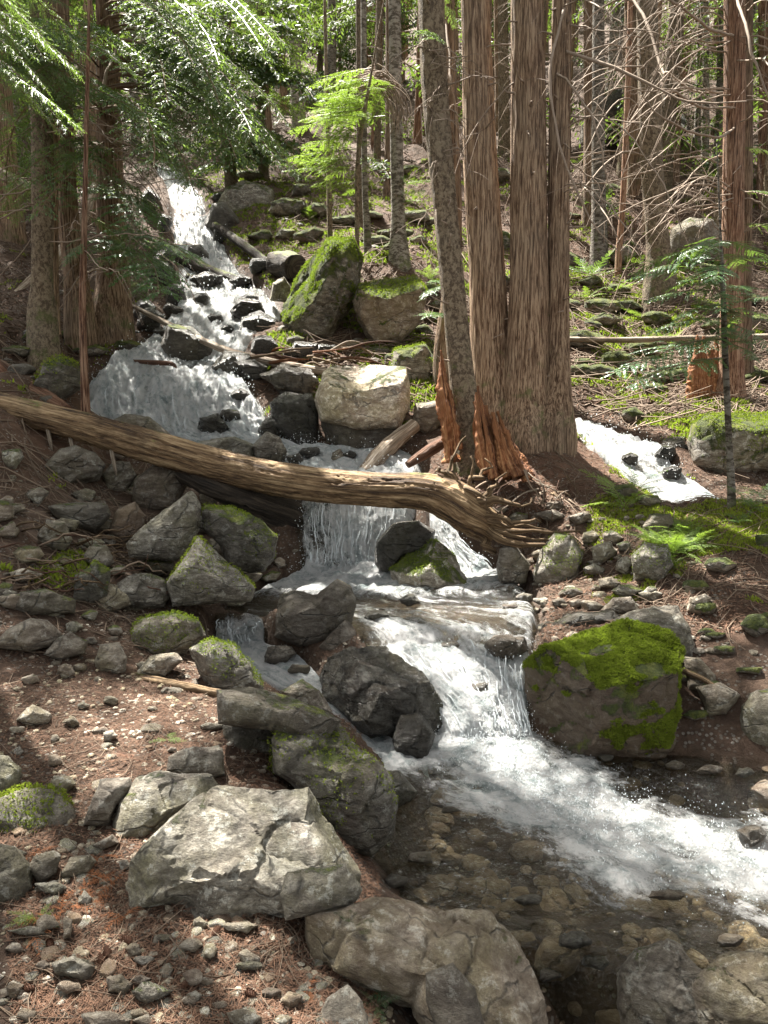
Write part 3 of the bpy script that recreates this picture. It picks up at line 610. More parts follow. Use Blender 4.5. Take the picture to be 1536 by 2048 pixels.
def boulder(label, poly, Y=None, deep=.8, moss=.3, wet=0., tint=1., warm=0., seed=None, sub=5, planes=None, amt=.035, n=26, group=None, name='boulder', sink=.25, tuft=0, ofs=0., e=3.4):
    if warm == 0: warm = round(random.uniform(0, .35), 2)
    tint = tint * random.uniform(.9, 1.15)
    poly = np.array(poly, float); seed = seed if seed is not None else len(ROCKS) + 11; rng = np.random.default_rng(seed)
    lo = poly[poly[:, 1].argmax()]; wpx = np.ptp(poly[:, 0]); hpx = np.ptp(poly[:, 1])
    cx, cyy = (poly[:, 0].min() + poly[:, 0].max()) / 2, (poly[:, 1].min() + poly[:, 1].max()) / 2
    if Y is None: Y = hit(cx, lo[1])[1] + .32 * deep * min(wpx, hpx) * hit(cx, lo[1])[1] / FPX + ofs
    c = W(cx, cyy, Y); dist = np.linalg.norm(c - EYE); k = Y / (FPX * ray(cx, cyy)[1])
    d = ray(cx, cyy); d = d / np.linalg.norm(d); A = np.cross(d, [0, 0, 1.0]); A /= np.linalg.norm(A); B = np.cross(A, d)
    poly = poly.copy(); bot = poly[:, 1] > cyy + .25 * hpx; poly[bot, 1] += sink * .3 * hpx * np.clip((poly[bot, 1] - cyy - .25 * hpx) / (.25 * hpx), 0, 1)
    # polygon in the plane facing the eye, metres
    Q = np.array([W(x, y, 1.0) - EYE for x, y in poly]); Q = Q / (Q @ d)[:, None] * dist; qa, qb = Q @ A, Q @ B
    oc = (c - EYE); qa -= oc @ A; qb -= oc @ B
    th = np.arctan2(qb, qa); o = np.argsort(th); qa, qb, th = qa[o], qb[o], th[o]
    V, F = ICO[sub]; V = V.copy(); th_v = np.arctan2(V[:, 1], V[:, 0])
    nrm_a = np.append(qa, qa[0]); nrm_b = np.append(qb, qb[0]); tt = np.append(th, th[0] + 2 * math.pi)
    tv = np.where(th_v < th[0], th_v + 2 * math.pi, th_v); ix = np.clip(np.searchsorted(tt, tv, 'right') - 1, 0, len(th) - 1)
    x1, y1, x2, y2 = nrm_a[ix], nrm_b[ix], nrm_a[ix + 1], nrm_b[ix + 1]
    cx_, sy_ = np.cos(tv), np.sin(tv); den = cx_ * (y2 - y1) - sy_ * (x2 - x1); den = np.where(np.abs(den) < 1e-9, 1e-9, den)
    rth = np.abs((x1 * (y2 - y1) - y1 * (x2 - x1)) / den)
    rth = np.minimum(rth, max(np.hypot(qa, qb)) * 1.05)
    s = np.hypot(V[:, 0], V[:, 1]); kk = (s ** e + np.abs(V[:, 2]) ** e) ** (-1 / e)
    pl = None if planes is None else np.array([(*(np.array(p[:3]) / np.linalg.norm(p[:3])), p[3]) for p in planes])
    rho = facet_radius(V * kk[:, None] / np.linalg.norm(V * kk[:, None], axis=1)[:, None], rng, n, .80, 1.12, .30, pl)
    rho = np.minimum(1, rho / 1.0)
    mean = rth.mean(); D = deep * .5 * (wpx + hpx) * k * .62
    rr_ = kk * np.minimum(1, rho * 1.05)
    X = V[:, 0] / np.maximum(s, 1e-6) * rth * (s * rr_); Yb = V[:, 1] / np.maximum(s, 1e-6) * rth * (s * rr_); Zd = -V[:, 2] * rr_ * D
    P = X[:, None] * A + Yb[:, None] * B + Zd[:, None] * d
    size = mean * 2; nr = vnormals(P, F)
    if (nr * P).sum() < 0: nr = -nr; F = F[:, ::-1]
    st = rng.normal(0, 1, 3); st[2] += 1.2 * np.sign(st[2] + 1e-6)
    P = rough_up(P, nr, size, rng, st, amt)
    me = mesh(name, P, F, M_ROCK, True)
    try: me.set_sharp_from_angle(angle=math.radians(32))
    except Exception: pass
    o = put(name, me, None, c, label=label, cat='boulder' if name == 'boulder' else 'rock', group=group, moss=moss, wet=wet, tint=tint, warm=warm)
    ROCKS.append((o, c, size))
    if tuft: moss_tufts(o, P, F, nr, int(tuft * (2 if tuft < 9000 else 1)), seed, size=.015 if Y > 7 else (.011 if tuft > 9000 else .009))
    return o
def moss_tufts(o, P, F, nr, n, seed, zmin=.1, thr=.0, size=.011, keep=None):
    rng = np.random.default_rng(seed); nr = vnormals(P, F); nr = nr if (nr * P).sum() > 0 else -nr
    T = P[F]; ar = np.linalg.norm(np.cross(T[:, 1] - T[:, 0], T[:, 2] - T[:, 0]), axis=1)
    f = rng.choice(len(F), n * 4, p=ar / ar.sum()); u = rng.uniform(0, 1, (n * 4, 2)); fl = u.sum(1) > 1; u[fl] = 1 - u[fl]
    p = T[f, 0] + (T[f, 1] - T[f, 0]) * u[:, :1] + (T[f, 2] - T[f, 0]) * u[:, 1:]; m = nr[F[f, 0]]
    sc = 1.5 * fbm(p * 5 + seed, 4, 5) + .9 * (m[:, 2] - zmin) - thr
    if keep is not None: sc = sc + keep(p)
    ok = np.nonzero(sc > .22)[0][:n]
    p, m = p[ok], m[ok]; k = len(p)
    if not k: return
    p = p + m * (np.clip((sc[ok] - .22) / .5, 0, 1) * rng.uniform(0, 1, k) * size * 2.4)[:, None]
    r = size * rng.uniform(.5, 1.3, k)
    Vs, Fs = [], []
    for b_ in range(5):
        dirn = m + rng.normal(0, .9, (k, 3)); dirn /= np.linalg.norm(dirn, axis=1)[:, None]
        sd = np.cross(dirn, rng.normal(0, 1, (k, 3))); sd /= np.linalg.norm(sd, axis=1)[:, None]
        base = p - m * .003
        Vs += [base - sd * r[:, None] * .22, base + sd * r[:, None] * .22, base + dirn * r[:, None]]
    V = np.stack(Vs, 1).reshape(-1, 3); F2 = np.arange(len(V)).reshape(-1, 3)
    put('moss', mesh('moss', V, F2, M_MOSS, False, None, {'tint': np.zeros(len(V))}), o, kind='stuff')
B = boulder
B('large pale grey slab boulder in the near foreground, biggest on the left bank', [(435,1573),(620,1568),(650,1628),(695,1693),(722,1748),(718,1800),(645,1812),(575,1832),(515,1823),(465,1850),(385,1845),(372,1800),(310,1806),(262,1808),(264,1713),(300,1673),(340,1638),(390,1598)], 2.28, .55, .27, 0, 1.55, .05, 3, 6, [(.05,.45,.9,.62),(.8,.1,.6,.80),(-.2,-.5,.8,.84)], .036, 16)
B('small grey rock leaning on the right foot of the large pale slab boulder', [(575,1748),(690,1723),(725,1778),(700,1812),(640,1822),(570,1835),(560,1788)], 2.06, .5, .3, 0, 1.1)
B('flat mossy ledge slab jutting over a dark hollow, left of the white pool', [(433,1378),(500,1376),(550,1380),(625,1412),(685,1440),(650,1482),(590,1480),(545,1462),(500,1455),(436,1448)], 3.12, .75, .42, .05, .8, .2, 5, 6, [(0,.85,.5,.55)], .035)
B('big dark mossy block with a green skirt dropping into the pool', [(600,1428),(685,1438),(720,1488),(768,1548),(782,1600),(776,1650),(740,1684),(690,1672),(640,1640),(590,1560),(548,1546),(546,1480)], 3.0, .7, .30, .1, .8, .1, 8, 6, [(.1,.8,.5,.6)], .045, tuft=500)
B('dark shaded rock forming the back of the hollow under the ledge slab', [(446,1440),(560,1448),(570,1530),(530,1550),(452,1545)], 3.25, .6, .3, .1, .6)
B('pale angular block lying at the left foot of the ledge slab', [(335,1513),(370,1495),(445,1495),(450,1548),(425,1554),(332,1542)], None, .7, .25, 0, 1.35)
B('grey rounded boulder with a dark underside behind the large pale slab', [(240,1608),(275,1558),(320,1543),(425,1548),(442,1573),(380,1608),(340,1643),(300,1668),(270,1685),(228,1680),(228,1648)], 2.62, .7, .2, 0, 1.15, .1, 21, 6)
B('brown grey wedge rock left of the rounded boulder, beside the rotten log', [(200,1558),(260,1553),(265,1573),(235,1608),(220,1645),(165,1645),(185,1598)], None, .8, .15, 0, .95, .3)
B('purplish grey boulder with a yellow green moss patch at the left edge', [(0,1598),(50,1578),(115,1580),(150,1618),(160,1645),(120,1675),(100,1705),(45,1705),(-30,1680),(-40,1610)], 2.56, .7, .3, 0, 1.15, .1, 33, 6, [(0,.4,.9,.75)], .025, tuft=500)
B('green grey boulder cut by the left picture edge below the mossy patched one', [(-70,1675),(30,1692),(68,1738),(76,1778),(30,1815),(-60,1838)], 2.2, .7, .3, 0, .85, 0, 34, 6)
B('pale boulder cut by the left picture edge above the mossy patched one', [(-40,1512),(18,1512),(43,1538),(40,1568),(0,1590),(-40,1588)], None, .8, .12, 0, 1.3)
B('small triangular pale grey boulder alone on the brown bank', [(30,1440),(65,1408),(102,1428),(98,1446),(60,1450)], None, .9, .1, 0, 1.4)
B('pale pointed stone in the dirt between the mossy patched boulder and the slab', [(120,1745),(140,1715),(180,1708),(192,1722),(178,1745),(125,1752)], None, .8, .15, 0, 1.35)
B('pale flat stone wedged under the grey rounded boulder', [(185,1690),(225,1668),(240,1685),(200,1700)], None, .8, .1, 0, 1.3)
B('dark mossy stone with a red dead frond draped on it near the left edge', [(55,1735),(68,1712),(105,1700),(120,1712),(112,1745),(80,1765)], None, .8, .4, 0, .7)
B('small pale triangular stone standing in red needles left of the large slab', [(155,1805),(168,1780),(185,1795),(180,1812)], None, .8, .1, 0, 1.3)
B('pale triangular rock cut by the bottom edge left of the brown slab', [(612,2075),(655,1998),(695,1968),(725,2003),(750,2075)], 1.80, .5, .1, 0, 1.3, .1)
B('wide brown grey slab at the bottom edge with a dark notch in its face', [(612,1828),(690,1813),(768,1808),(830,1805),(890,1832),(978,1823),(1010,1853),(1040,1900),(1070,1950),(1105,2080),(870,2080),(835,2005),(768,2000),(700,1975),(618,1930),(610,1880)], 1.98, .6, .25, .05, 1.35, .4, 55, 6, [(0,.6,.8,.66),(.7,.3,.7,.7),(-.6,-.3,.75,.72)], .05, 22)
B('smooth purple faced rock under the notch of the brown bottom slab', [(850,1945),(905,1925),(950,1975),(978,2080),(880,2080),(852,2000)], 1.76, .5, .0, .15, .75, .3, n=14, amt=.012)
B('dark wet craggy rock between trickles at the bottom edge', [(1233,1948),(1268,1898),(1333,1868),(1368,1888),(1398,1928),(1420,1940),(1432,2075),(1240,2075)], 2.22, .6, .2, .4, 1.2, .2, 57, 6, amt=.05)
B('broad grey brown wet rock filling the bottom right corner', [(1380,1970),(1440,1918),(1500,1905),(1640,1900),(1650,2080),(1400,2080)], 2.15, .7, .25, .2, 1.25, .35, 58, 6, amt=.05)
B('small black wet rock at the left rim of the pool beside the mossy block', [(765,1540),(800,1540),(835,1585),(820,1602),(770,1618)], None, .8, .1, .8, .7, ofs=.0)
B('huge moss capped boulder standing in the pool right of the main cascade', [(1045,1330),(1090,1292),(1170,1253),(1245,1230),(1300,1238),(1345,1262),(1368,1300),(1360,1345),(1360,1400),(1352,1470),(1330,1498),(1270,1506),(1180,1508),(1110,1478),(1060,1438),(1046,1380)], 4.12, .75, .62, .05, .72, .75, 61, 6, [(.1,.72,.66,.50),(-.65,-.3,.7,.60),(.5,-.3,.8,.66),(.1,-.75,.6,.80)], .034, 14, tuft=46000, e=2.6)
B('pale grey boulder rising behind the moss capped boulder', [(1225,1240),(1265,1220),(1310,1210),(1355,1210),(1378,1250),(1392,1290),(1378,1332),(1330,1345)], 4.55, .7, .15, 0, 1.15, .1, 62, 6)
B('grey green boulder cut by the right edge above the brown shallows', [(1475,1410),(1500,1385),(1570,1362),(1640,1400),(1640,1510),(1520,1505),(1480,1462)], 3.95, .7, .28, .05, 1.1, .1, 63)
B('pale angular rock with a flat top left of the right edge boulder', [(1390,1374),(1440,1366),(1480,1390),(1452,1425),(1418,1428)], None, .8, .15, .1, 1.3)
B('brown rock leaning against the shaded side of the moss capped boulder', [(1368,1315),(1400,1316),(1432,1350),(1430,1378),(1375,1376)], None, .8, .15, 0, 1.0, .4)
B('long black ledge rock lying low at the right rim of the upper pool', [(1072,1250),(1130,1226),(1230,1218),(1245,1240),(1140,1264),(1080,1267)], 4.98, 1.1, .2, .7, .6)
B('flat tan rock on the gravel right of the upper pool', [(1198,1222),(1225,1196),(1262,1193),(1282,1222),(1240,1228)], None, .9, .12, .05, 1.15, .3)
B('white faced rock on the reddish bank near the right edge', [(1372,1222),(1380,1195),(1410,1188),(1424,1196),(1400,1228)], None, .8, .12, 0, 1.5)
B('wet golden brown rock at the water line on the right edge', [(1502,1578),(1530,1558),(1580,1580),(1580,1625),(1530,1614)], None, .8, .1, .4, 1.1, .6)
B('bright mossy wedge boulder in white water under the root end of the big log', [(778,1140),(800,1118),(830,1096),(868,1077),(912,1110),(922,1140),(944,1172),(870,1184),(790,1174)], 6.0, .8, .5, .0, 1.6, .1, 70, 6, [(-.5,.6,.6,.55),(.6,.4,.7,.6)], .025, 12, tuft=1500)  # tint raised to make this boulder look sunlit
B('black wet boulder behind the bright mossy wedge boulder', [(750,1085),(785,1048),(840,1038),(872,1060),(866,1095),(800,1115),(770,1142),(752,1125)], 6.3, .8, .15, .9, .4)
B('striped green grey stone at the pool edge below the driftwood', [(998,1097),(1030,1088),(1062,1130),(1052,1162),(1000,1166),(992,1135)], 5.95, .8, .3, .15, 1.0)
B('tall pear shaped boulder with a moss stripe at the pool edge', [(1065,1150),(1080,1100),(1108,1065),(1140,1068),(1166,1110),(1156,1152),(1120,1178),(1070,1168)], 5.85, .8, .42, .05, 1.1, .1, 74, 5, tuft=400)
B('grey mossy sided rock on the bank under the bright green fern clump', [(1262,1112),(1290,1085),(1335,1088),(1348,1130),(1322,1160),(1268,1158)], None, .8, .35, 0, 1.1, tuft=250)
B('round grey green stone above the fern clump on the mossy bank', [(1283,1052),(1300,1028),(1340,1028),(1348,1050),(1320,1068),(1288,1066)], None, .8, .3, 0, 1.0)
B('dark tilted boulder standing up in the middle of the upper pool', [(550,1230),(560,1192),(585,1180),(635,1187),(675,1158),(700,1173),(712,1205),(702,1248),(655,1282),(600,1286),(550,1268)], 4.92, .8, .12, .3, .48, .4, 81, 6, [(-.4,.7,.5,.6)], .03, 12)
B('small dark brown rock propped at the right foot of the tilted boulder', [(638,1292),(665,1262),(692,1238),(712,1262),(716,1298),(660,1306)], 4.72, .8, .1, .3, .75, .4)
B('wide wet dome rock shining under a thin sheet of water left of the main fall', [(632,1350),(650,1310),(700,1290),(770,1293),(830,1318),(870,1380),(897,1440),(885,1480),(800,1474),(740,1472),(690,1432),(640,1392)], 4.28, .8, .05, 1.0, .9, .1, 83, 6, [(.15,.75,.6,.50),(-.6,.3,.7,.6),(.5,-.3,.8,.66)], .05)
B('black wet pointed rock at the foot of the dome rock in the foam', [(783,1480),(800,1430),(840,1423),(872,1470),(852,1524),(790,1504)], 3.98, .8, .05, .9, .4)
B('small brown rock with a yellow mossy side behind the ledge slab', [(560,1382),(605,1357),(640,1380),(664,1422),(630,1434),(590,1408)], 3.62, .7, .45, .1, .95, .3)
B('rounded mossy boulder at the end of the thin fallen log', [(380,1298),(420,1282),(465,1290),(505,1335),(527,1374),(490,1388),(430,1384),(400,1345)], 3.92, .8, .4, .05, .95, .1, 86, 5, tuft=400)
B('oblong mossy boulder left of the little side fall', [(265,1265),(280,1240),(345,1226),(400,1240),(415,1272),(370,1302),(300,1307),(268,1292)], None, .8, .45, .05, 1.0, .2, 87, 5, tuft=500)
B('pale flat stone in front of the oblong mossy boulder', [(270,1348),(300,1312),(350,1304),(365,1320),(330,1350)], None, .8, .15, 0, 1.5)
B('pale upright stone on the gravel left of the flat pale stone', [(188,1325),(200,1290),(240,1283),(254,1315),(250,1342),(200,1342)], None, .8, .1, 0, 1.35)
B('brown mossy topped rock next to the pale upright stone', [(86,1308),(115,1275),(140,1261),(176,1282),(170,1308),(120,1318)], None, .8, .4, 0, .9, .3)
B('smooth rounded olive brown boulder at the left edge above the thin fallen log', [(-20,1292),(15,1258),(60,1237),(95,1240),(123,1266),(118,1288),(60,1300)], None, .9, .12, 0, 1.15, .3, n=10, amt=.015)
B('big grey wedge boulder with a sloping face on the left shore of the upper pool', [(333,1165),(365,1120),(395,1068),(440,1110),(480,1142),(506,1176),(500,1193),(420,1198),(345,1204)], 4.95, .7, .3, .1, .95, .1, 91, 6, [(.45,.55,.7,.55)], .028, 12, tuft=500)
B('low layered grey boulder left of the big wedge boulder', [(208,1205),(235,1165),(280,1145),(330,1160),(342,1190),(330,1212),(260,1220)], None, .9, .3, .3, 1.1, .1, amt=.05)
B('tall fin shaped slab rock pointing up beneath the big log', [(253,1085),(300,1040),(345,1010),(380,982),(402,1010),(406,1040),(385,1092),(350,1112),(260,1108)], 5.4, .6, .15, .2, 1.0, .1, 93, 6, [(-.5,.4,.7,.6)], .03)
B('wide dark boulder with moss on top beside the falling water', [(398,1055),(410,1012),(460,1014),(520,1040),(556,1072),(554,1112),(530,1134),(460,1138),(440,1092)], 5.65, .8, .5, .3, .65, .1, 94, 6, tuft=900)
B('small grey stone squeezed between the fin slab and the dark mossy boulder', [(410,1110),(420,1078),(445,1072),(462,1100),(455,1120)], None, .8, .2, .1, 1.0)
B('large brown boulder in the shade directly under the big log', [(263,1000),(270,960),(315,925),(365,933),(371,972),(350,1012),(280,1018)], None, .8, .2, .1, .8, .45)
B('round tan stone left of the large brown shaded boulder', [(204,950),(225,924),(260,924),(273,950),(255,982),(215,977)], None, .9, .15, .05, 1.2, .2)
B('grey shiny boulder below the left end of the big log', [(85,932),(120,900),(150,889),(190,905),(211,930),(195,957),(140,964),(98,952)], None, .8, .2, .5, 1.25, 0., 98, 5)
B('flat wet slate slab on the shaded left bank', [(94,1012),(150,1003),(215,1009),(223,1030),(190,1058),(130,1052)], None, .9, .25, .7, 1.1)
B('craggy yellowish rock on the shaded left bank below the slate slab', [(73,1072),(95,1041),(130,1044),(149,1080),(130,1098),(84,1096)], None, .9, .2, .1, 1.15, .2)
B('reddish rough rock left of the fin slab', [(218,1062),(235,1020),(270,1004),(293,1030),(281,1072),(240,1090)], None, .9, .12, .1, 1.0, .8)
B('low dark mossy rock on the left bank under the tangle of roots', [(28,1215),(40,1185),(90,1177),(150,1200),(150,1224),(60,1228)], None, .8, .42, .2, .8)
B('dark green mossy lump left of the low layered boulder', [(145,1200),(150,1150),(190,1125),(220,1140),(222,1195),(180,1205)], None, .8, .6, .1, .6, tuft=300)
B('sunlit white topped block boulder in the middle of the ravine', [(628,800),(645,745),(662,733),(740,727),(810,737),(818,780),(816,812),(800,852),(700,852),(640,838)], 8.05, 1.1, .3, 0, 2.5, .3, 110, 6, [(0,.80,.60,.56),(.1,-.1,.98,.85)], .022, 10)
B('dark undercut rock that carries the white topped block boulder', [(640,840),(700,835),(800,842),(822,872),(792,905),(740,932),(682,922),(650,882)], 8.0, .8, .1, .3, .6, .3, 111, 5)
B('black wet boulder left of the white topped block boulder', [(540,805),(570,780),(620,790),(642,850),(640,892),(590,892),(545,852)], 8.2, .8, .1, .9, .4, amt=.05)
B('black wet ledge rock above the cascade near the driftwood', [(520,750),(560,728),(620,738),(640,765),(620,792),(560,782)], 8.9, .8, .1, .9, .7, amt=.05)
B('dark mossy rock splitting the upper stream above the fan cascade', [(322,690),(335,648),(382,652),(425,690),(432,722),(350,728)], 9.9, .8, .4, .5, .6)
B('black wet rock below the driftwood pile at the top of the fan cascade', [(425,735),(450,700),(505,706),(530,735),(500,760),(450,758)], 9.4, .8, .15, .9, .7)
B('rounded brown boulder at the left foot of the fan cascade behind the big log', [(203,852),(250,827),(300,834),(341,870),(330,890),(230,876)], 7.65, .9, .15, .4, .85, .35)
B('pointed grey brown rock at the right foot of the fan cascade', [(503,892),(530,863),(560,874),(577,905),(566,928),(515,923)], 7.45, .8, .2, .4, .9, .2)
B('flat pale wet rock lying behind the big log below the fan cascade', [(380,900),(400,880),(470,872),(512,892),(510,915),(430,918)], 7.5, 1.0, .1, .6, 1.5)
B('small tan stone standing in the mist below the white topped block', [(658,935),(664,905),(680,897),(692,912),(690,936)], 7.5, .9, .1, .2, 1.1, .3)
B('great slanting boulder with a bright moss flank right of the upper stream', [(558,612),(580,560),(620,508),(660,478),(706,477),(722,520),(716,585),(690,642),(650,684),(600,692),(568,650)], 10.6, .9, .82, .05, 1.0, .1, 120, 6, [(-.75,.45,.5,.5)], .04, 16, tuft=5000)
B('tan cliff faced boulder with a moss cap right of the slanting boulder', [(706,600),(720,568),(770,551),(836,554),(852,585),(846,642),(800,672),(750,683),(714,642)], 10.2, .8, .62, 0, 1.25, .45, 121, 6, [(0,.85,.4,.62)], .03, tuft=1500)
B('pale blocky rock beside the upper stream at the end of the dark log', [(540,598),(545,565),(568,553),(584,575),(578,602)], 11.4, .9, .2, .1, 1.35)
B('black wet boulder with a shining top in the upper stream', [(463,678),(480,636),(520,620),(556,640),(566,682),(500,690)], 10.8, .9, .05, .95, .4)
B('dark pointed rock rising from the upper white water', [(372,528),(378,492),(400,488),(432,525),(420,540)], 14.3, .8, .1, .8, .6)
B('dark wet crag on the right side of the highest fall', [(410,450),(425,408),(445,402),(478,440),(492,490),(455,505),(425,475)], 15.8, .8, .3, .7, .5)
B('pale split crag with moss under the trees at the top of the stream', [(438,410),(452,372),(490,355),(545,380),(562,450),(540,500),(480,492)], 17.0, .8, .42, .05, 1.1, .1, 127, 5)
B('mossy dark boulder behind the thin dead sapling at the left bank', [(68,770),(85,728),(120,712),(158,730),(165,775),(120,800)], None, .8, .55, .05, .6, tuft=300)
B('big yellow mossy boulder at the right edge beside the right channel', [(1373,880),(1385,848),(1410,832),(1470,820),(1560,818),(1640,860),(1610,945),(1440,945),(1385,925)], 7.6, .8, .72, .05, 1.5, .2, 130, 6, [(0,.85,.4,.6)], .03, tuft=1800)
B('black wet rock with water sliding over it in the right channel', [(1312,912),(1325,878),(1370,872),(1392,920),(1400,950),(1350,945)], 8.0, .8, .05, .95, .5)
B('pale lichen spotted boulder up the right slope', [(1325,510),(1345,455),(1380,435),(1425,440),(1450,470),(1446,525)], None, .8, .4, 0, 1.0, 0, 132)
B('tan square rock behind the orange broken stump', [(822,850),(832,808),(890,798),(898,845),(850,868)], 8.0, .8, .25, .05, 1.2, .4)
B('mossy mound rock above the tan square rock', [(770,745),(790,700),(850,690),(880,735),(860,770),(800,772)], 9.2, .8, .6, 0, 1.0, .2, tuft=400)
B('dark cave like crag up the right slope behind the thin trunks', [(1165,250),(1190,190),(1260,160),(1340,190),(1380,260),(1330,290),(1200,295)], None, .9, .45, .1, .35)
# stones of middle size, each on the ground under its own pixel
groups = {
 'stones bedded in the near left bank': ('fist sized stone half bedded in the near left dirt bank', [(144,1443,30,24),(200,1462,36,16),(218,1472,32,22),(110,1478,18,20),(125,1568,50,30),(37,1503,20,18),(422,1452,46,14),(150,1935,90,46),(235,1968,55,40),(305,1982,75,36),(30,1980,42,30),(380,1890,46,26),(420,1902,28,32),(270,1900,34,26),(288,1918,42,22),(135,1855,26,44),(500,1930,58,18),(335,1943,28,24),(482,1853,65,20),(205,2040,100,36),(490,2035,74,34),(290,2040,46,24),(85,1932,26,22),(60,1862,80,18),(250,1730,30,20),(100,1775,60,30),(55,2030,44,26),(380,2000,34,20),(540,1985,40,20),(440,2010,30,18),(410,1962,36,20),(565,2040,40,22),(30,1895,40,20),(330,1875,40,16),(345,1500,20,14),(60,1358,34,20),(130,1350,22,14),(305,1418,22,12),(165,1412,24,16)], .1, 0, 1.3, 5),
 'broken rocks heaped under the roots': ('angular broken rock in the heap under the exposed roots', [(1100,1030,60,26),(1160,1035,50,24),(1205,1105,60,40),(1180,1075,36,28),(1225,1075,40,24),(1250,1130,36,36),(1035,1035,40,24),(1190,1140,44,22),(1215,1165,50,22),(1255,1180,60,22),(1075,1040,30,24),(1140,1185,46,20),(1130,1140,30,24),(1120,1205,34,16),(1080,1200,30,16),(1175,1210,40,18),(1250,1092,30,22),(1000,1020,36,22),(1300,1190,46,24)], .2, .1, 1.2, 5),
 'rocks scattered over the shaded left bank': ('half buried rock on the shaded left bank among dead roots', [(75,992,46,34),(168,990,48,26),(25,915,44,40),(15,1060,46,36),(50,1150,60,26),(180,1085,50,26),(310,1130,70,34),(300,1085,40,26),(430,950,36,18),(220,1080,30,24),(500,1150,46,26),(540,1152,46,22),(560,1125,24,20),(470,1205,40,16),(110,1225,34,18),(180,1230,36,18),(15,1005,34,24),(60,1100,34,20),(130,1120,30,18),(330,900,44,26),(235,905,40,26),(20,1190,36,22),(230,1260,30,22),(160,1335,30,16)], .28, .1, 1.35, 7),
 'wet rocks standing in the upper stream': ('black wet rock in the white water of the upper stream', [(430,640,34,28),(400,600,40,30),(500,600,50,26),(455,660,30,22),(345,620,44,30),(320,665,30,22),(600,745,40,30),(580,710,40,26),(650,700,44,26),(480,790,40,26),(560,850,40,30),(460,830,44,26),(620,905,40,24),(700,910,26,18),(520,530,50,34),(330,450,34,40),(320,550,50,50),(290,620,44,40),(480,560,44,24),(395,560,34,20),(440,395,30,20),(300,400,40,50),(530,690,60,40),(575,770,56,44),(505,740,60,40),(610,700,60,36),(500,620,70,44),(350,590,60,40),(420,560,60,30),(540,860,50,50),(590,920,40,26),(440,470,40,40),(300,640,50,50),(330,520,44,60),(1262,918,40,22),(1345,945,40,26),(1330,905,44,30),(430,850,70,44)], .12, .9, .36, 7),
 'wet stones along the lower pool': ('wet stone breaking the surface of the brown shallows', [(845,1715,60,24),(790,1760,50,26),(1420,1540,50,20),(1350,1530,40,16),(1490,1545,40,18),(1300,1505,44,16),(1210,1515,36,14),(900,1620,40,16),(1500,1670,60,40),(1060,1800,60,20),(1150,1880,70,30),(1190,1925,60,30),(1330,1790,70,18),(930,1830,50,16),(1100,1950,50,26),(1460,1880,60,26),(820,1200,46,22),(750,1230,50,20),(1010,1290,80,50),(960,1375,40,24),(900,1290,40,18),(1050,1195,36,18),(1020,1215,34,14),(560,1310,70,36),(600,1340,50,24),(1310,1470,40,20)], .0, .7, .9, 9),
 'mossy rocks on the right slope': ('moss covered rock among the litter of the right slope', [(1160,680,90,50),(1200,640,80,40),(1260,700,50,34),(1200,740,60,30),(1290,740,40,28),(1160,740,60,30),(1310,780,50,36),(1260,610,60,30),(1180,560,50,30),(830,430,60,40),(840,480,40,30),(820,340,50,26),(790,720,60,40),(840,700,50,34),(1010,480,40,50),(1000,350,50,44),(1000,560,40,40),(860,580,40,40),(1430,650,60,24),(1500,640,70,24),(1330,680,60,30),(1490,740,60,24),(1250,980,60,40),(1300,1000,50,30),(1510,1250,60,60),(1530,1080,50,40),(1440,1130,60,40),(1390,1170,60,30),(1450,1300,60,24),(1500,1340,60,22),(1430,1270,50,20),(1220,380,60,40),(1500,370,60,40),(1440,260,50,50),(940,300,30,40)], .55, .0, 1.0, 8),
 'mossy rocks above the middle of the ravine': ('moss topped rock on the slope above the middle of the ravine', [(620,470,60,50),(580,540,30,24),(690,440,70,30),(750,480,60,24),(560,420,60,50),(600,380,50,36),(520,470,50,30),(640,420,50,40),(740,430,50,24),(800,640,50,40),(850,660,44,30),(700,690,40,24),(760,700,44,26),(590,680,40,30),(500,350,60,30),(250,690,70,26),(180,700,70,30),(40,700,70,30),(20,400,60,60),(40,330,70,50),(270,580,50,50),(320,500,36,40)], .5, .05, .9, 7)}
MARKS = [(490,1700,'the large pale slab'),(540,1420,'the mossy ledge slab'),(690,1580,'the dark mossy block'),(1210,1370,'the moss capped boulder'),(80,1640,'the purplish left edge boulder'),(820,1930,'the brown bottom slab'),(630,1230,'the dark tilted boulder'),(770,1380,'the wet dome rock'),(420,1150,'the grey wedge boulder'),(330,1050,'the fin shaped slab'),(480,1070,'the mossy boulder beside the fall'),(150,930,'the shiny boulder under the log'),(725,790,'the white topped block'),(640,590,'the great slanting boulder'),(780,620,'the tan cliff boulder'),(860,1130,'the bright mossy wedge boulder'),(1115,1120,'the pear shaped boulder'),(1455,880,'the mossy right edge boulder'),(1385,480,'the lichen spotted boulder'),(55,1265,'the smooth olive boulder'),(1060,600,'the three big cedars'),(1465,600,'the reddish cedar'),(85,450,'the flaky left trunk'),(222,450,'the big left cedar'),(380,420,'the highest fall'),(378,690,'the rock splitting the stream'),(240,1520,'the rotten red log'),(240,1350,'the thin fallen log'),(168,1880,'the dead stick in gravel'),(1275,920,'the right channel'),(965,1390,'the main cascade'),(1250,1640,'the foaming pool'),(1345,1100,'the fern clump'),(1310,520,'the mid slope trunk'),(1500,1980,'the bottom right rock'),(1330,1950,'the wet craggy bottom rock'),(400,800,'the fan cascade'),(600,730,'the driftwood pile'),(1410,750,'the deep red stump')]
USED = {}
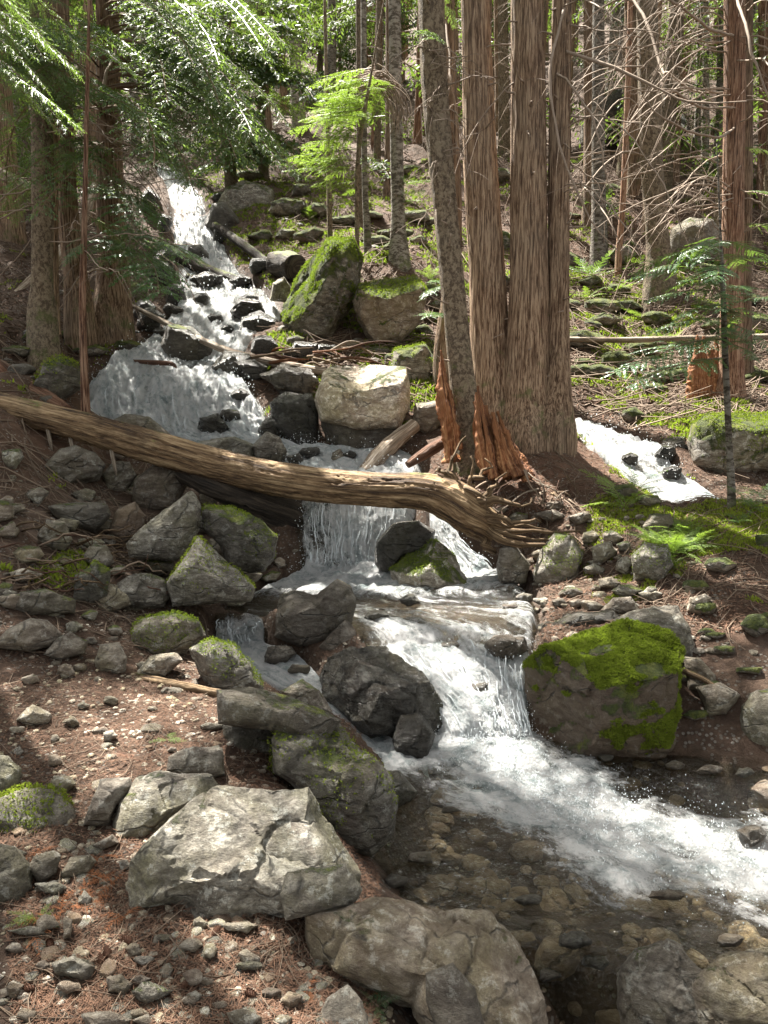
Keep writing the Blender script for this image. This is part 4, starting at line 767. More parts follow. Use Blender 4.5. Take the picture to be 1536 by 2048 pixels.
def where(head, x, y):
    ds = sorted((math.hypot(x - a, y - b), a, b, n) for a, b, n in MARKS)
    for d, a, b, n in ds[:6]:
        dx, dy = x - a, y - b
        v = 'above' if dy < 0 else 'below'; hh = 'left' if dx < 0 else 'right'
        rel = f'{v}' if abs(dx) < .4 * abs(dy) else (f'{hh} of' if abs(dy) < .4 * abs(dx) else f'{v} and {hh} of')
        L = f'{head} {rel} {n}'
        if L not in USED: USED[L] = 1; return L
    return L
def fill(n, x0, x1, y0, y1, w0, w1, sd):
    r_ = np.random.default_rng(sd); out = []
    while len(out) < n:
        x, y = r_.uniform(x0, x1), r_.uniform(y0, y1); w = w0 * (w1 / w0) ** r_.random(); h = w * r_.uniform(.4, .9)
        p = hit(x, y + h / 2); c, _ = water_at(p[0:1], p[1:2])
        if c[0] > .2 or (p[2] < POOLZ + .05): continue
        out.append((round(x), round(y), round(w), round(h)))
    return out
groups['rocks scattered over the shaded left bank'][1].extend(fill(26, 0, 520, 900, 1200, 34, 80, 5) + fill(8, 130, 500, 1230, 1345, 18, 40, 6))
groups['broken rocks heaped under the roots'][1].extend(fill(12, 1000, 1300, 1010, 1235, 20, 44, 7))
groups['mossy rocks on the right slope'][1].extend(fill(16, 1130, 1536, 560, 830, 36, 90, 8) + fill(6, 1130, 1536, 330, 560, 30, 60, 9) + fill(8, 1280, 1536, 1180, 1440, 26, 60, 10))
groups['mossy rocks above the middle of the ravine'][1].extend(fill(14, 560, 900, 400, 740, 34, 80, 11) + fill(4, 30, 300, 640, 760, 30, 60, 12))
groups['stones bedded in the near left bank'][1].extend(fill(7, 0, 430, 1380, 1560, 18, 34, 13) + fill(9, 0, 600, 1840, 2048, 26, 50, 14))
for g, (lab, L, ms, wt, tn, dseed) in groups.items():
    rg = np.random.default_rng(len(g))
    for (cx, cyy, w_, h_) in L:
        a = np.sort(rg.uniform(0, 2 * math.pi, 9) * .25 + np.linspace(0, 2 * math.pi, 9, endpoint=False)); r = rg.uniform(.82, 1.08, 9)
        h_ = h_ * (.7 if g.startswith('mossy') else 1); poly = np.stack([cx + w_ / 2 * 1.1 * np.cos(a) * r, cyy + h_ / 2 * 1.1 * np.sin(a) * r], 1)
        big_ = 'large' if w_ * h_ > 2600 else ('mid sized' if w_ * h_ > 1000 else 'small'); shp = 'flat' if w_ > 2.1 * h_ else ('upright' if h_ > .95 * w_ else 'rounded')
        hd = {'stones bedded in the near left bank': 'stone in dirt', 'broken rocks heaped under the roots': 'broken rock', 'rocks scattered over the shaded left bank': 'shaded bank rock', 'wet rocks standing in the upper stream': 'black wet rock', 'wet stones along the lower pool': 'wet stone', 'mossy rocks on the right slope': 'mossy slope rock', 'mossy rocks above the middle of the ravine': 'moss topped rock'}[g]
        B(where(f'{big_} {shp} {hd}', cx, cyy), poly, None, 1.0, float(np.clip(ms + (.16 if g.startswith('moss') else .04) + rg.uniform(-.12, .2), 0, 1)), wt, float(tn * rg.uniform(.75, 1.25)), float(rg.uniform(0, .5)), sub=5 if w_ > 60 else 4, group=g, name='rock', amt=.055, n=11)
# pebbles: 300 single ones, the rest joined
PEB = []
for k in range(14):
    rg = np.random.default_rng(900 + k); V, F = ICO[3]; r = facet_radius(V, rg, 13, .55, .95); P = V * r[:, None] * np.array([1, rg.uniform(.6, .9), rg.uniform(.35, .6)])
    nr_ = vnormals(P, F); P = rough_up(P, nr_, 2.0, rg, rg.normal(0, 1, 3), .02); PEB.append((mesh('pebble', P, F, M_ROCK), P, F))
cand = []
while len(cand) < 299:
    px_, py_ = RNG.uniform(0, 760), RNG.uniform(1400, 2048)
    if py_ < 1400 + RNG.uniform(0, 300): continue
    if 230 < px_ < 780 and 1540 < py_ < 1860 - .1 * px_: continue
    p = hit(px_, py_, water=False)
    if p[2] < -.12: continue
    cand.append((px_, py_, p))
for px_, py_, p in cand:
    k = RNG.integers(14); r = p[1] * (RNG.uniform(6, 15) if RNG.random() < .75 else RNG.uniform(15, 26)) / FPX
    put('pebble', PEB[k][0], None, p + np.array([0, 0, r * .12]), (RNG.uniform(-.3, .3), RNG.uniform(-.3, .3), RNG.uniform(0, 6.3)), r, 'small pale pebble pressed into the near left dirt bank', 'pebble', 'pebbles on the near left bank', None, moss=0., wet=0., tint=RNG.uniform(1.4, 3.2), warm=RNG.choice([0, 0, 0, .3, .8]))
Vp, Fp = ICO[2]
def gravel(n, region, r0, r1, name, wet, tint, zlim=(-9, 9), water=False):
    b = Bag(); k = 0
    x0, x1, y0, y1 = region; X = RNG.uniform(x0, x1, n); Y = y0 * (y1 / y0) ** RNG.uniform(0, 1, n); Z = height(X, Y)
    for x, y, z in zip(X, Y, Z):
        if not zlim[0] < z < zlim[1]: continue
        r = r0 * (r1 / r0) ** (RNG.random() ** 2.2); rg = RNG.normal(0, 1, (7, 3)); rg /= np.linalg.norm(rg, axis=1)[:, None]; dd_ = RNG.uniform(.55, .9, 7)
        c = Vp @ rg.T; rad = np.minimum(1, np.where(c > .05, dd_ / np.maximum(c, .05), 9).min(1))
        P = Vp * rad[:, None] * r * np.array([1, RNG.uniform(.6, 1), RNG.uniform(.35, .65)]); a = RNG.uniform(0, 6.3)
        P = P @ np.array([[math.cos(a), math.sin(a), 0], [-math.sin(a), math.cos(a), 0], [0, 0, 1]]).T
        b.add(P + np.array([x, y, z + r * .1]), np.asarray(Fp)); k += 1
    put(name, b.mesh(name, M_ROCK, False), None, kind='stuff', moss=0., wet=wet, tint=tint, warm=.8 if name == 'stream_bed_stones' else .25)
gravel(5200, (-1.8, .35, 1.6, 4.9), .004, .022, 'gravel', 0., 2.5, (-.12, 9))
gravel(900, (.1, 3.4, 2.3, 4.4), .012, .11, 'stream_bed_stones', .1, 1.5, (-2, -.36))
gravel(450, (.9, 2.2, 4.3, 6.3), .01, .05, 'bank_rubble', .0, 1.2, (.0, 1.2))
gravel(350, (-2.8, -.4, 3.6, 6.6), .01, .05, 'left_bank_rubble', .2, 1.0, (.05, 1.6))
gravel(260, (-4.5, 0.4, 7, 16), .03, .16, 'ravine_rubble', .4, .8, (.9, 7))

# ------------------------------------------------------------------ logs, driftwood, roots
def wpath(pts):                         # rows (px, py, Y, width in pixels) -> points and radii
    P = np.array([W(a, b, c) for a, b, c, d in pts]); R = np.array([d / 2 * c / FPX / ray(a, b)[1] for a, b, c, d in pts]); return P, R
def bark_disp(amp, fr, seed, stretch=.35, crack=0.):
    def f(th, ln, r):
        if crack:
            G = np.stack([np.cos(th) * 3.2, np.sin(th) * 3.2, ln * .9 + seed], 1); g = fbm(G, 4, seed + 7, .6); K = fbm(G * np.array([4, 4, 3.]), 3, seed + 8)
            r0 = -crack * r * (sstep(.05, 0, np.abs(g)) + .6 * sstep(.06, 0, np.abs(K))) + r * .04 * K
        else: r0 = 0
        Q = np.stack([np.cos(th) * fr * r, np.sin(th) * fr * r, ln * fr * stretch + seed], 1); return r * amp * (fbm(Q * 1.0, 4, seed) * 1.0 - .9 * np.abs(fbm(Q * 3, 3, seed + 3)) + .25) + r0
    return f
def log(label, pts, mat, seg=32, n=120, amp=.12, fr=14, crack=.10, cat='log', name='fallen_log', group=None, seed=1, extra=None):
    P, R = wpath(pts); o0 = P[0].copy(); V, F, U = tube(P - o0, R, seg, n, bark_disp(amp, fr, seed, .35, crack))
    b = Bag(); b.add(V, F, U)
    return put(name, b.mesh(name, mat), None, o0, label=label, cat=cat, group=group), P, R
main_log, LP, LR = log('long barkless fallen log lying across the whole stream from the left edge', [(-160,775,6.9,52),(0,812,6.75,54),(150,850,6.6,60),(300,893,6.5,66),(450,935,6.4,68),(600,965,6.3,68),(740,978,6.2,68),(850,984,6.12,74),(905,1003,6.08,84),(945,1032,6.06,80),(985,1062,6.1,60)], M_LOG, 96, 520, .06, 12, crack=.11, seed=4)
def twig_piece(parent, pts, mat, name='root', seg=6, n=10, lab=None, off=None, amp=.25, split=None):
    P, R = wpath(pts) if pts[0][3] >= 1 else (np.array([p[:3] for p in pts]), np.array([p[3] for p in pts]))
    if name in ('root',) and len(P) > 2:
        C_ = spline(np.hstack([P, R[:, None]]), 9); P, R = C_[:, :3], C_[:, 3]; P = P + np.linspace(0, 1, 9)[:, None] * RNG.normal(0, 1, (9, 3)) * min(.03, .12 * np.linalg.norm(P[-1] - P[0])); R = R * RNG.uniform(.65, 1.15, 9)
    off = np.array(parent.location) if off is None and parent is not None else (off if off is not None else P[0])
    b = Bag(); b.add(*tube(P - off, R, seg, n, bark_disp(amp, 20, RNG.integers(99))))
    return put(name, b.mesh(name, mat), parent, label=lab)
for pts in ([(935,985,6.1,18),(950,962,6.05,10),(962,945,6.1,6),(975,925,6.15,3)], [(915,970,6.1,20),(902,945,6.1,11),(905,915,6.1,7),(918,875,6.15,3)], [(960,1040,6.0,30),(1010,1062,5.95,15),(1080,1066,5.95,9),(1150,1062,6.0,4)],
            [(970,1050,6.0,30),(1005,1085,5.9,18),(1070,1090,5.9,12),(1130,1085,5.95,5)], [(940,1010,6.0,36),(990,1000,5.95,18),(1030,1010,5.95,9),(1060,1000,6,4)], [(950,990,6.05,16),(938,955,6.0,9),(945,935,6.0,5),(940,905,6.05,3)], [(985,1060,5.98,16),(1020,1072,5.9,9),(1075,1078,5.9,5),(1120,1075,5.92,2)], [(975,1040,5.95,14),(1010,1048,5.9,8),(1060,1056,5.9,5),(1100,1052,5.95,2)], [(930,975,5.98,16),(955,985,5.9,9),(975,1005,5.9,6),(985,1030,5.9,3)],
            [(965,1030,6.0,22),(1000,1035,5.9,14),(1040,1048,5.85,8),(1090,1045,5.9,4)], [(940,1060,6.05,30),(975,1090,6.0,18),(990,1110,6.0,8)], [(960,1010,6,18),(985,975,5.95,10),(1010,950,6,4)], [(905,985,6.08,24),(890,950,6.1,11),(875,935,6.15,4)]):
    twig_piece(main_log, pts, M_LOG, 'root', 8, 16)
for (x, y, Y) in ((45,850,6.68),(100,880,6.6),(147,905,6.55),(228,925,6.5)):
    twig_piece(main_log, [(x - 6, y - 30, Y, 9), (x, y, Y - .1, 8), (x + 5, y + 26, Y - .12, 3)], M_PALELOG, 'branch_stub', 5, 5)
log('thick dark soaked log lying under the long barkless log', [(365,930,6.55,60),(450,965,6.5,84),(545,1005,6.6,96),(640,1050,6.86,110),(780,1085,6.95,90),(830,1110,7.0,50)], M_DARKLOG, 40, 120, .16, 9, seed=8)
log('dark log wedged across the upper stream below the pointed rock', [(325,495,13.8,22),(400,535,13.3,26),(480,565,12.9,24),(545,580,12.6,20)], M_DARKLOG, 20, 50, .1, 9, seed=9)
log('second dark log resting just under the wedged upper log', [(375,555,13.2,18),(430,580,13.0,22),(485,592,12.8,16)], M_DARKLOG, 16, 30, .1, 9, seed=10)
log('thin pole with a bleached right end lying over the fan cascade', [(265,612,10.3,9),(350,655,9.9,12),(450,700,9.5,15),(560,728,9.2,17),(655,745,9.0,17)], M_PALELOG, 16, 60, .1, 12, seed=12)
log('thin weathered fallen log on the near left bank', [(40,1326,4.0,14),(120,1330,3.96,18),(240,1350,3.85,22),(350,1370,3.75,20),(440,1388,3.7,18)], M_LOG, 28, 120, .2, 14, seed=13)
log('crumbling red brown rotten log in the near dirt', [(168,1505,3.05,20),(215,1515,3.0,36),(265,1527,2.96,34),(318,1540,2.92,18)], M_ROTDARK, 40, 70, .35, 10, seed=14)
log('pale bleached log leaning behind the flaky left trunk', [(5,610,10.4,24),(60,570,10.8,26),(120,510,11.2,24),(165,440,11.6,20),(190,370,12,14)], M_PALELOG, 16, 50, .1, 9, seed=15)
log('grey log slanting down from the left edge behind the trunks', [(-40,330,12,24),(60,375,11.8,24),(150,410,11.6,20)], M_PALELOG, 16, 30, .1, 9, seed=16)
log('short pale broken log tilted beside the white topped block', [(722,950,7.2,26),(770,900,7.4,36),(830,850,7.6,26)], M_PALELOG, 24, 50, .25, 9, seed=17)
log('short red brown log piece below the orange splinter stump', [(815,930,7.0,16),(860,900,7.1,24),(905,875,7.2,18)], M_ROTDARK, 20, 30, .2, 9, seed=18)
log('slim straight log lying across the right slope', [(1120,678,10.6,10),(1250,680,10.5,12),(1400,676,10.4,12),(1600,672,10.3,12)], M_PALELOG, 12, 60, .12, 9, seed=19)
log('mossy dark log running down the right bank of the upper stream', [(430,450,15,14),(500,500,14,18),(560,545,13,14)], M_DARKLOG, 14, 30, .12, 9, seed=20)
log('dark round stump end beside the great slanting boulder', [(552,528,12.6,46),(575,528,12.2,54),(592,534,11.9,50)], M_DARKLOG, 24, 20, .12, 6, seed=21, cat='stump', name='stump')
log('brown bent stick on the lip of the fan cascade', [(265,722,9.3,6),(300,725,9.2,10),(345,728,9.15,9),(350,742,9.1,6)], M_ROTDARK, 8, 20, .1, 9, seed=22, cat='stick', name='stick')
log('red rotten log sinking into the left bank above the big log', [(-60,700,7.6,30),(20,760,7.4,44),(90,800,7.2,40),(135,820,7.1,20)], M_ROT if False else M_ROTDARK, 28, 50, .3, 8, seed=23)
log('dry branch stuck between the rocks under the moss capped boulder', [(1350,1335,4.2,10),(1400,1355,4.1,12),(1440,1380,4.05,8)], M_LOG, 10, 20, .15, 9, seed=24, cat='branch', name='fallen_branch')
log('dead brown stick lying in the gravel under the large slab', [(148,1835,2.15,9),(165,1875,2.05,10),(192,1918,1.95,6)], M_LOG, 8, 20, .15, 9, seed=25, cat='stick', name='stick')
for k in range(34):                    # driftwood pile
    x = RNG.uniform(490, 700); y = 742 - (x - 490) * .02 - RNG.uniform(0, 42); Y = RNG.uniform(9.0, 9.7); a = RNG.uniform(-.35, .5); l = RNG.uniform(30, 110)
    pts = [(x, y, Y, RNG.uniform(4, 9)), (x + l * .5, y + a * l * .5 - RNG.uniform(-6, 12), Y - .1, RNG.uniform(4, 7)), (x + l, y + a * l * .9, Y - .15, 2)]
    P, R = wpath(pts); bb = Bag(); bb.add(*tube(P - P[0], R, 6, 10, bark_disp(.2, 10, k)))
    put('driftwood_stick', bb.mesh('driftwood', random.choice([M_LOG, M_PALELOG, M_ROT, M_ROTDARK])), None, P[0], label='curved stick in the driftwood pile above the white topped block', cat='stick', group='driftwood pile above the white topped block')
def splinter_stump(label, base, pieces, mat, loc):
    r = put('broken_stump', None, None, loc, label=label, cat='stump')
    for pts in pieces: twig_piece(r, pts, mat, 'splinter', 14, 60, amp=1.1)
    return r
splinter_stump('tall orange splinter of a broken trunk beside the leaning tree', None, [[(905,925,6.9,30),(898,860,6.92,30),(890,790,6.95,22),(884,735,7.0,10),(882,700,7.0,3)], [(915,900,6.85,20),(905,830,6.9,16),(900,780,6.9,5)]], M_ROT, W(905,925,6.9))
pcs = []
for k in range(26):
    f = k / 25; x0 = 975 + 85 * f + RNG.normal(0, 4); y0 = 955 + RNG.uniform(-15, 5); x1 = 950 + 70 * f; y1 = 790 + 85 * f + RNG.normal(0, 12); Y = 6.75 + RNG.uniform(-.12, .12)
    pcs.append([(x0, y0, Y - .1, 17), ((x0 + x1) / 2 + RNG.normal(0, 4), (y0 + y1) / 2, Y, 14), (x1, y1, Y + .05, RNG.uniform(3, 8))])
splinter_stump('crumbling orange rotten stump in front of the cedar clump', None, pcs, M_ROT, W(1010,950,6.75))
pcs = [[(1385 + 9 * k, 800 + RNG.uniform(-8, 8), 9.0, 18), (1388 + 8 * k, 750, 9.05, 16), (1395 + 6 * k, 690 + RNG.uniform(-20, 30), 9.1, 4)] for k in range(7)]
splinter_stump('deep red rotten stump against the reddish cedar on the right slope', None, pcs, M_ROT, W(1410,800,9.0))
# root tangle under the mound
rt = put('root_tangle', None, None, W(980,1000,6.5), label='tangle of exposed roots hanging from the bank below the cedars', cat='roots')
for k in range(34):
    x = RNG.uniform(950, 1150); y = RNG.uniform(935, 1010); l = RNG.uniform(30, 130); s = random.choice([-1, 1, 1]); Y = 6.55 - RNG.uniform(0, .3)
    pts = [(x, y, Y + .15, RNG.uniform(2.5, 7)), (x + s * l * .4, y + RNG.uniform(5, 40), Y, 3), (x + s * l * .8, y + RNG.uniform(20, 80), Y - .05, 3), (x + s * l, y + RNG.uniform(20, 95), Y, 1.5)]
    twig_piece(rt, pts, random.choice([M_LOG, M_PALELOG, M_TWIG, M_ROTDARK]), 'root', 5, 12)
sp = put('root_tangle', None, None, W(60,1100,5.2), label='heap of dry roots and sticks on the shaded left bank', cat='roots')
for k in range(34):
    x = RNG.uniform(-20, 240); y = RNG.uniform(1060, 1190); l = RNG.uniform(40, 150); p0 = hit(x, y)[1]
    pts = [(x, y, p0 - .03, 3 + RNG.uniform(0, 5)), (x + l * .5, y + RNG.uniform(-24, 14), p0 - .12, 4), (x + l, y + RNG.uniform(-20, 24), p0 - .06, 1.6)]
    twig_piece(sp, pts, random.choice([M_ROTDARK, M_LOG, M_TWIG]), 'root', 5, 10)

# ------------------------------------------------------------------ boughs (shared meshes)
def bough_mesh(seed, L=1.2, bare=.25, droop=.22, step=.034, sec=.34, leaf=.05, wid=.011, tstep=.022, mat=None, flat=.35, hang=.3, stem=.009):
    rg = np.random.default_rng(seed); b = Bag()
    t = np.linspace(0, 1, 12); X = t * L; Zs = L * (.10 * np.sin(t * 2.2) - droop * t ** 2 + .06 * t ** 4); Ys = L * .04 * np.sin(t * 5 + rg.uniform(0, 6))
    S_ = np.stack([X, Ys, Zs], 1); b.add(*tube(S_, stem * (1 - .8 * t), 4, None, None, False), t=1.0)
    Ls, n = [], 0; x = bare; side = 1
    while x < 1:
        i = x * 11; k = int(min(i, 10)); f = i - k; p = S_[k] * (1 - f) + S_[k + 1] * f; d = S_[k + 1] - S_[k]; d /= np.linalg.norm(d)
        prof = min(1, (x - bare) / .25 + .35) * (1 - .78 * max(0, (x - .35) / .65)); l = sec * prof * rg.uniform(.6, 1.15)
        a = side * math.radians(rg.uniform(42, 68)); v = np.array([d[0] * math.cos(a) - math.sin(a) * 0, math.sin(a), d[2] * .5 + rg.normal(0, .12)]); v /= np.linalg.norm(v)
        m = max(int(l / tstep), 2); u = np.linspace(0, 1, m + 1); q = p + v * (u * l)[:, None]; q[:, 0] += .12 * l * u ** 2; q[:, 2] -= hang * l * u ** 2
        w0 = stem * .28
        V = np.vstack([q + [w0, 0, 0] * (1 - .7 * u)[:, None], q - [w0, 0, 0] * (1 - .7 * u)[:, None]]); ii = np.arange(m)
        b.add(V, np.stack([ii, ii + 1, ii + m + 2, ii + m + 1], 1), t=.0 if l < .12 else 1.0)
        for h in range(m + 1):
            dv = (q[min(h + 1, m)] - q[max(h - 1, 0)]); dv /= np.linalg.norm(dv) + 1e-9
            for sd in ((-1, 1) if h < m else (0,)):
                ll = leaf * (1 - .5 * u[h]) * rg.uniform(.6, 1.2); aa = sd * math.radians(rg.uniform(35, 60)); c, s = math.cos(aa), math.sin(aa)
                e = np.array([dv[0] * c - dv[1] * s, dv[0] * s + dv[1] * c, dv[2] + rg.normal(0, flat) - .15]); e /= np.linalg.norm(e)
                w_ = np.cross(e, [0, 0, 1]) + rg.normal(0, flat, 3); w_ /= np.linalg.norm(w_) + 1e-9; ww = wid * rg.uniform(.7, 1.2) * .5
                Ls.append([q[h], q[h] + e * ll * .45 + w_ * ww, q[h] + e * ll, q[h] + e * ll * .45 - w_ * ww])
        side = -side; x += step / L * rg.uniform(.6, 1.4)
    A = np.array(Ls).reshape(-1, 3); b.add(A, np.arange(len(A)).reshape(-1, 4), t=0.)
    return b.mesh('bough', mat, False)
CEDB = [bough_mesh(100 + k, 1.6, .22 + .05 * (k % 3), .30, .027, .42, .050, .012, .0165, M_CEDARLEAF) for k in range(5)]
CEDL = [bough_mesh(120 + k, 2.6, .40, .32, .036, .52, .056, .013, .020, M_CEDARLEAF, stem=.016) for k in range(4)]
HEMB = [bough_mesh(140 + k, 1.0, .12, .15, .026, .32, .032, .0085, .0085, M_HEMLEAF, .15, .2, .006) for k in range(4)]
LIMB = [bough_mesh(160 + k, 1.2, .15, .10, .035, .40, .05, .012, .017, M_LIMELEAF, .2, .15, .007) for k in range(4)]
FARB = [bough_mesh(180 + k, 2.4, .12, .25, .11, .80, .21, .055, .085, M_FARLEAF, .4, .3, .02) for k in range(5)]
def dead_mesh(seed, L=2.0, n=9, r=.010):
    rg = np.random.default_rng(seed); b = Bag(); t = np.linspace(0, 1, 12)
    S_ = np.stack([t * L, L * .08 * np.sin(t * 4 + rg.uniform(0, 6)), L * (.12 * np.sin(t * 2.4) - rg.uniform(.25, .6) * t ** 2)], 1); b.add(*tube(S_, r * (1 - .8 * t), 4, None, None, False), t=1)
    for k in range(n):
        i = rg.integers(2, 11); l = rg.uniform(.2, .7) * (1 - .05 * i) * L * .5; u = np.linspace(0, 1, 6)[:, None]
        v = np.array([rg.uniform(.3, 1), rg.choice([-1, 1]) * rg.uniform(.4, 1), rg.uniform(-.5, .3)]); v /= np.linalg.norm(v)
        q = S_[i] + v * u * l; q[:, 2:] -= .35 * l * u ** 2; q += rg.normal(0, .012, q.shape) * u; b.add(*tube(q, r * .45 * (1 - .75 * u[:, 0]), 3, None, None, False), t=1)
    return b.mesh('dead_branch', M_DEAD)
DEADB = [dead_mesh(200 + k) for k in range(7)]
def aim(me, parent, base, target, L, name='bough', roll=0.0, **kw):
    v = np.asarray(target) - np.asarray(base); d = np.linalg.norm(v); X = Vector(v / d); Zp = Vector((0, 0, 1)); Yv = Zp.cross(X); Yv.normalize(); Zv = X.cross(Yv)
    R = Matrix((X, Yv, Zv)).transposed() @ Matrix.Rotation(roll, 3, 'X')
    s = d / L; o = put(name, me, parent, np.asarray(base) - np.array(parent.location), R.to_euler(), (s, s, s), **kw); return o
# ------------------------------------------------------------------ trees
def tree(label, pts, mat, seg=24, n=80, amp=.05, fr=10, name='conifer_tree', group=None, flute=0, flare=1.5, top=0, tint=1.0, seed=1, ridged=False, hgt=9.0):
    P, R = wpath(pts)
    gz = float(height(P[0][0], P[0][1])[0])
    d = P[-1] - P[-2]; d /= np.linalg.norm(d); L = max(hgt - (P[-1][2] - P[0][2]), .5)
    P = np.vstack([P, P[-1] + d * L * .5, P[-1] + d * L]); R = np.concatenate([R, [R[-1] * .8, R[-1] * .45]])
    g = P[0].copy(); P0 = P[0] - np.array([0, 0, .25 + max(0, P[0][2] - gz) + .02 * P[0][1]]); P = np.vstack([P0, P]); R = np.concatenate([[R[0] * (flare * .85)], R]); R[1] *= 1.12
    r = put(name, None, None, g, label=label, cat='tree', group=group)
    def disp(th, ln, rad):
        Q = np.stack([np.cos(th) * 1.0, np.sin(th) * 1.0, ln * .25 + seed], 1)
        base = np.exp(-np.maximum(ln - .3, 0) / .5)
        o = rad * (amp * fbm(Q * 2, 3, seed) + flute * (.3 + base) * fbm(Q * np.array([2.2, 2.2, .6]), 2, seed + 5))
        if ridged: o = o - rad * .085 * np.abs(fbm(np.stack([np.cos(th) * 9, np.sin(th) * 9, ln * 1.1 + seed], 1), 3, seed + 2, .6)) + .0035 * fbm(np.stack([np.cos(th) * 22, np.sin(th) * 22, ln * 5], 1), 2, seed)
        else: o = o + rad * .05 * fbm(np.stack([np.cos(th) * 5, np.sin(th) * 5, ln * 9], 1), 3, seed + 2, .6)
        return o
    b = Bag(); b.add(*tube(P - g, R, seg, n, disp)); put('trunk', b.mesh('trunk', mat), r, bark_tint=tint)
    return r, P, R
def on_trunk(P, z):
    z = np.clip(z, P[0][2], P[-1][2]); return np.array([np.interp(z, P[:, 2], P[:, 0]), np.interp(z, P[:, 2], P[:, 1]), z])
TR = {}
TR['flaky'] = tree('left trunk covered in dark flaky bark plates near the left edge', [(85,645,8.5,52),(84,560,8.5,42),(85,400,8.5,42),(84,230,8.5,42),(80,-60,8.5,40)], M_SCALE, 40, 160, .06, seed=3, hgt=15.0)
TR['second'] = tree('slim cedar between the flaky trunk and the big left cedar', [(158,628,9.6,52),(150,540,9.6,44),(135,420,9.6,40),(126,230,9.6,36),(118,-60,9.6,34)], M_CEDAR, 48, 160, .05, ridged=True, seed=5, flute=.1, hgt=15.0)
TR['bigleft'] = tree('big cedar on the left bank with drooping branches over the falls', [(222,662,10.1,88),(228,560,10.1,66),(222,400,10.1,54),(218,200,10.1,48),(214,-60,10.1,44)], M_CEDAR, 64, 220, .05, ridged=True, seed=6, flute=.15, tint=.9, hgt=15.0)
TR['behindflaky'] = tree('pale barked stem half hidden behind the flaky trunk', [(104,610,9.3,26),(104,450,9.3,24),(106,250,9.3,22),(106,-40,9.3,20)], M_CEDAR, 24, 80, ridged=True, seed=7, tint=1.2)
TR['lean'] = tree('leaning flaky barked trunk left of the cedar clump', [(938,872,7.1,56),(922,740,7.15,50),(908,600,7.2,48),(892,430,7.3,48),(872,200,7.4,52),(860,-60,7.5,52)], M_SCALE, 48, 220, .07, seed=8, flute=.06, tint=1.05, hgt=15.0)
TR['lean2'] = tree('straight brown trunk just behind the leaning trunk', [(892,700,8.9,44),(905,560,8.9,36),(908,400,8.9,32),(900,200,8.9,30),(892,-60,8.9,28)], M_CEDAR, 32, 120, ridged=True, seed=9, tint=.85, hgt=15.0)
TR['ca'] = tree('pale fibrous cedar leaning right, left one of the three big cedars', [(985,845,7.75,96),(982,740,7.75,84),(975,560,7.75,72),(962,350,7.75,68),(955,150,7.75,60),(948,-60,7.75,56)], M_CEDAR, 110, 420, .04, ridged=True, seed=10, flute=.16, tint=1.4, hgt=15.0)
TR['cb'] = tree('straight grooved cedar in the middle of the three big cedars', [(1055,868,7.6,116),(1055,780,7.6,94),(1058,560,7.6,76),(1057,350,7.6,70),(1056,150,7.6,66),(1053,-60,7.6,62)], M_CEDAR, 110, 420, .04, ridged=True, seed=11, flute=.18, tint=1.22, hgt=15.0)
TR['cc'] = tree('slimmer split cedar at the right of the three big cedars', [(1106,860,7.5,86),(1116,780,7.5,54),(1118,640,7.55,42),(1118,400,7.6,42),(1120,200,7.6,42),(1126,-60,7.6,38)], M_CEDAR, 90, 360, .07, ridged=True, seed=12, flute=.2, tint=1.05, hgt=15.0)
TR['d'] = tree('grey brown trunk standing mid slope left of the lichen boulder', [(1320,552,12.8,56),(1315,480,12.8,46),(1302,300,12.8,44),(1296,100,12.8,42),(1292,-60,12.8,40)], M_SCALE, 32, 120, seed=13, tint=.95, hgt=15.0)
TR['e'] = tree('reddish cedar near the right edge with many bare drooping branches', [(1455,832,9.0,72),(1462,740,9.0,50),(1464,560,9.0,44),(1468,300,9.0,42),(1470,100,9.0,42),(1468,-60,9.0,40)], M_RED, 64, 260, .05, ridged=True, seed=14, flute=.12, tint=1.15, hgt=15.0)
TR['e2'] = tree('second dark stem behind the reddish cedar', [(1490,800,9.6,34),(1488,600,9.6,28),(1492,300,9.6,26),(1494,-40,9.6,24)], M_CEDAR, 24, 90, ridged=True, seed=15, tint=.7)
TR['f'] = tree('thin lichen spotted pole trunk with pale bark up the right slope', [(1410,330,19,14),(1412,150,19,13),(1412,-60,19,12)], M_GREY, 14, 60, seed=16, tint=1.5)
TR['g'] = tree('thin orange barked sapling in front of the mid slope trunk', [(1238,502,14,12),(1246,400,14,12),(1255,200,14,12),(1262,-40,14,10)], M_RED, 12, 50, seed=17, tint=1.3)
TR['h'] = tree('knobbly grey trunk beside the tan cliff boulder', [(798,540,12.3,44),(796,450,12.3,30),(793,300,12.3,26),(790,100,12.3,25),(788,-60,12.3,24)], M_GREY, 28, 120, .1, seed=18, tint=1.1)
TR['i'] = tree('thin dead stem left of the knobbly grey trunk', [(735,470,12.8,14),(730,380,12.8,12),(728,200,12.8,12),(727,-60,12.8,11)], M_GREY, 12, 60, seed=19, tint=.9)
TR['lime'] = tree('slender sapling with bright lime green needles in the middle', [(716,565,11.3,9),(714,450,11.3,9),(716,320,11.3,9),(728,230,11.3,8),(742,150,11.3,5)], M_SCALE, 10, 50, seed=20, hgt=4.0)
TR['j'] = tree('thin bare stem left of the lime green sapling', [(660,465,13,10),(658,380,13,10),(655,250,13,8)], M_SCALE, 8, 30, seed=21, hgt=4.5)
TR['sap'] = tree('thin hemlock sapling with blue green boughs near the right edge', [(1463,1005,5.75,15),(1458,880,5.72,13),(1450,700,5.68,12),(1445,560,5.65,9),(1440,440,5.62,4)], M_GREY, 14, 90, seed=22, hgt=2.5, tint=.75)
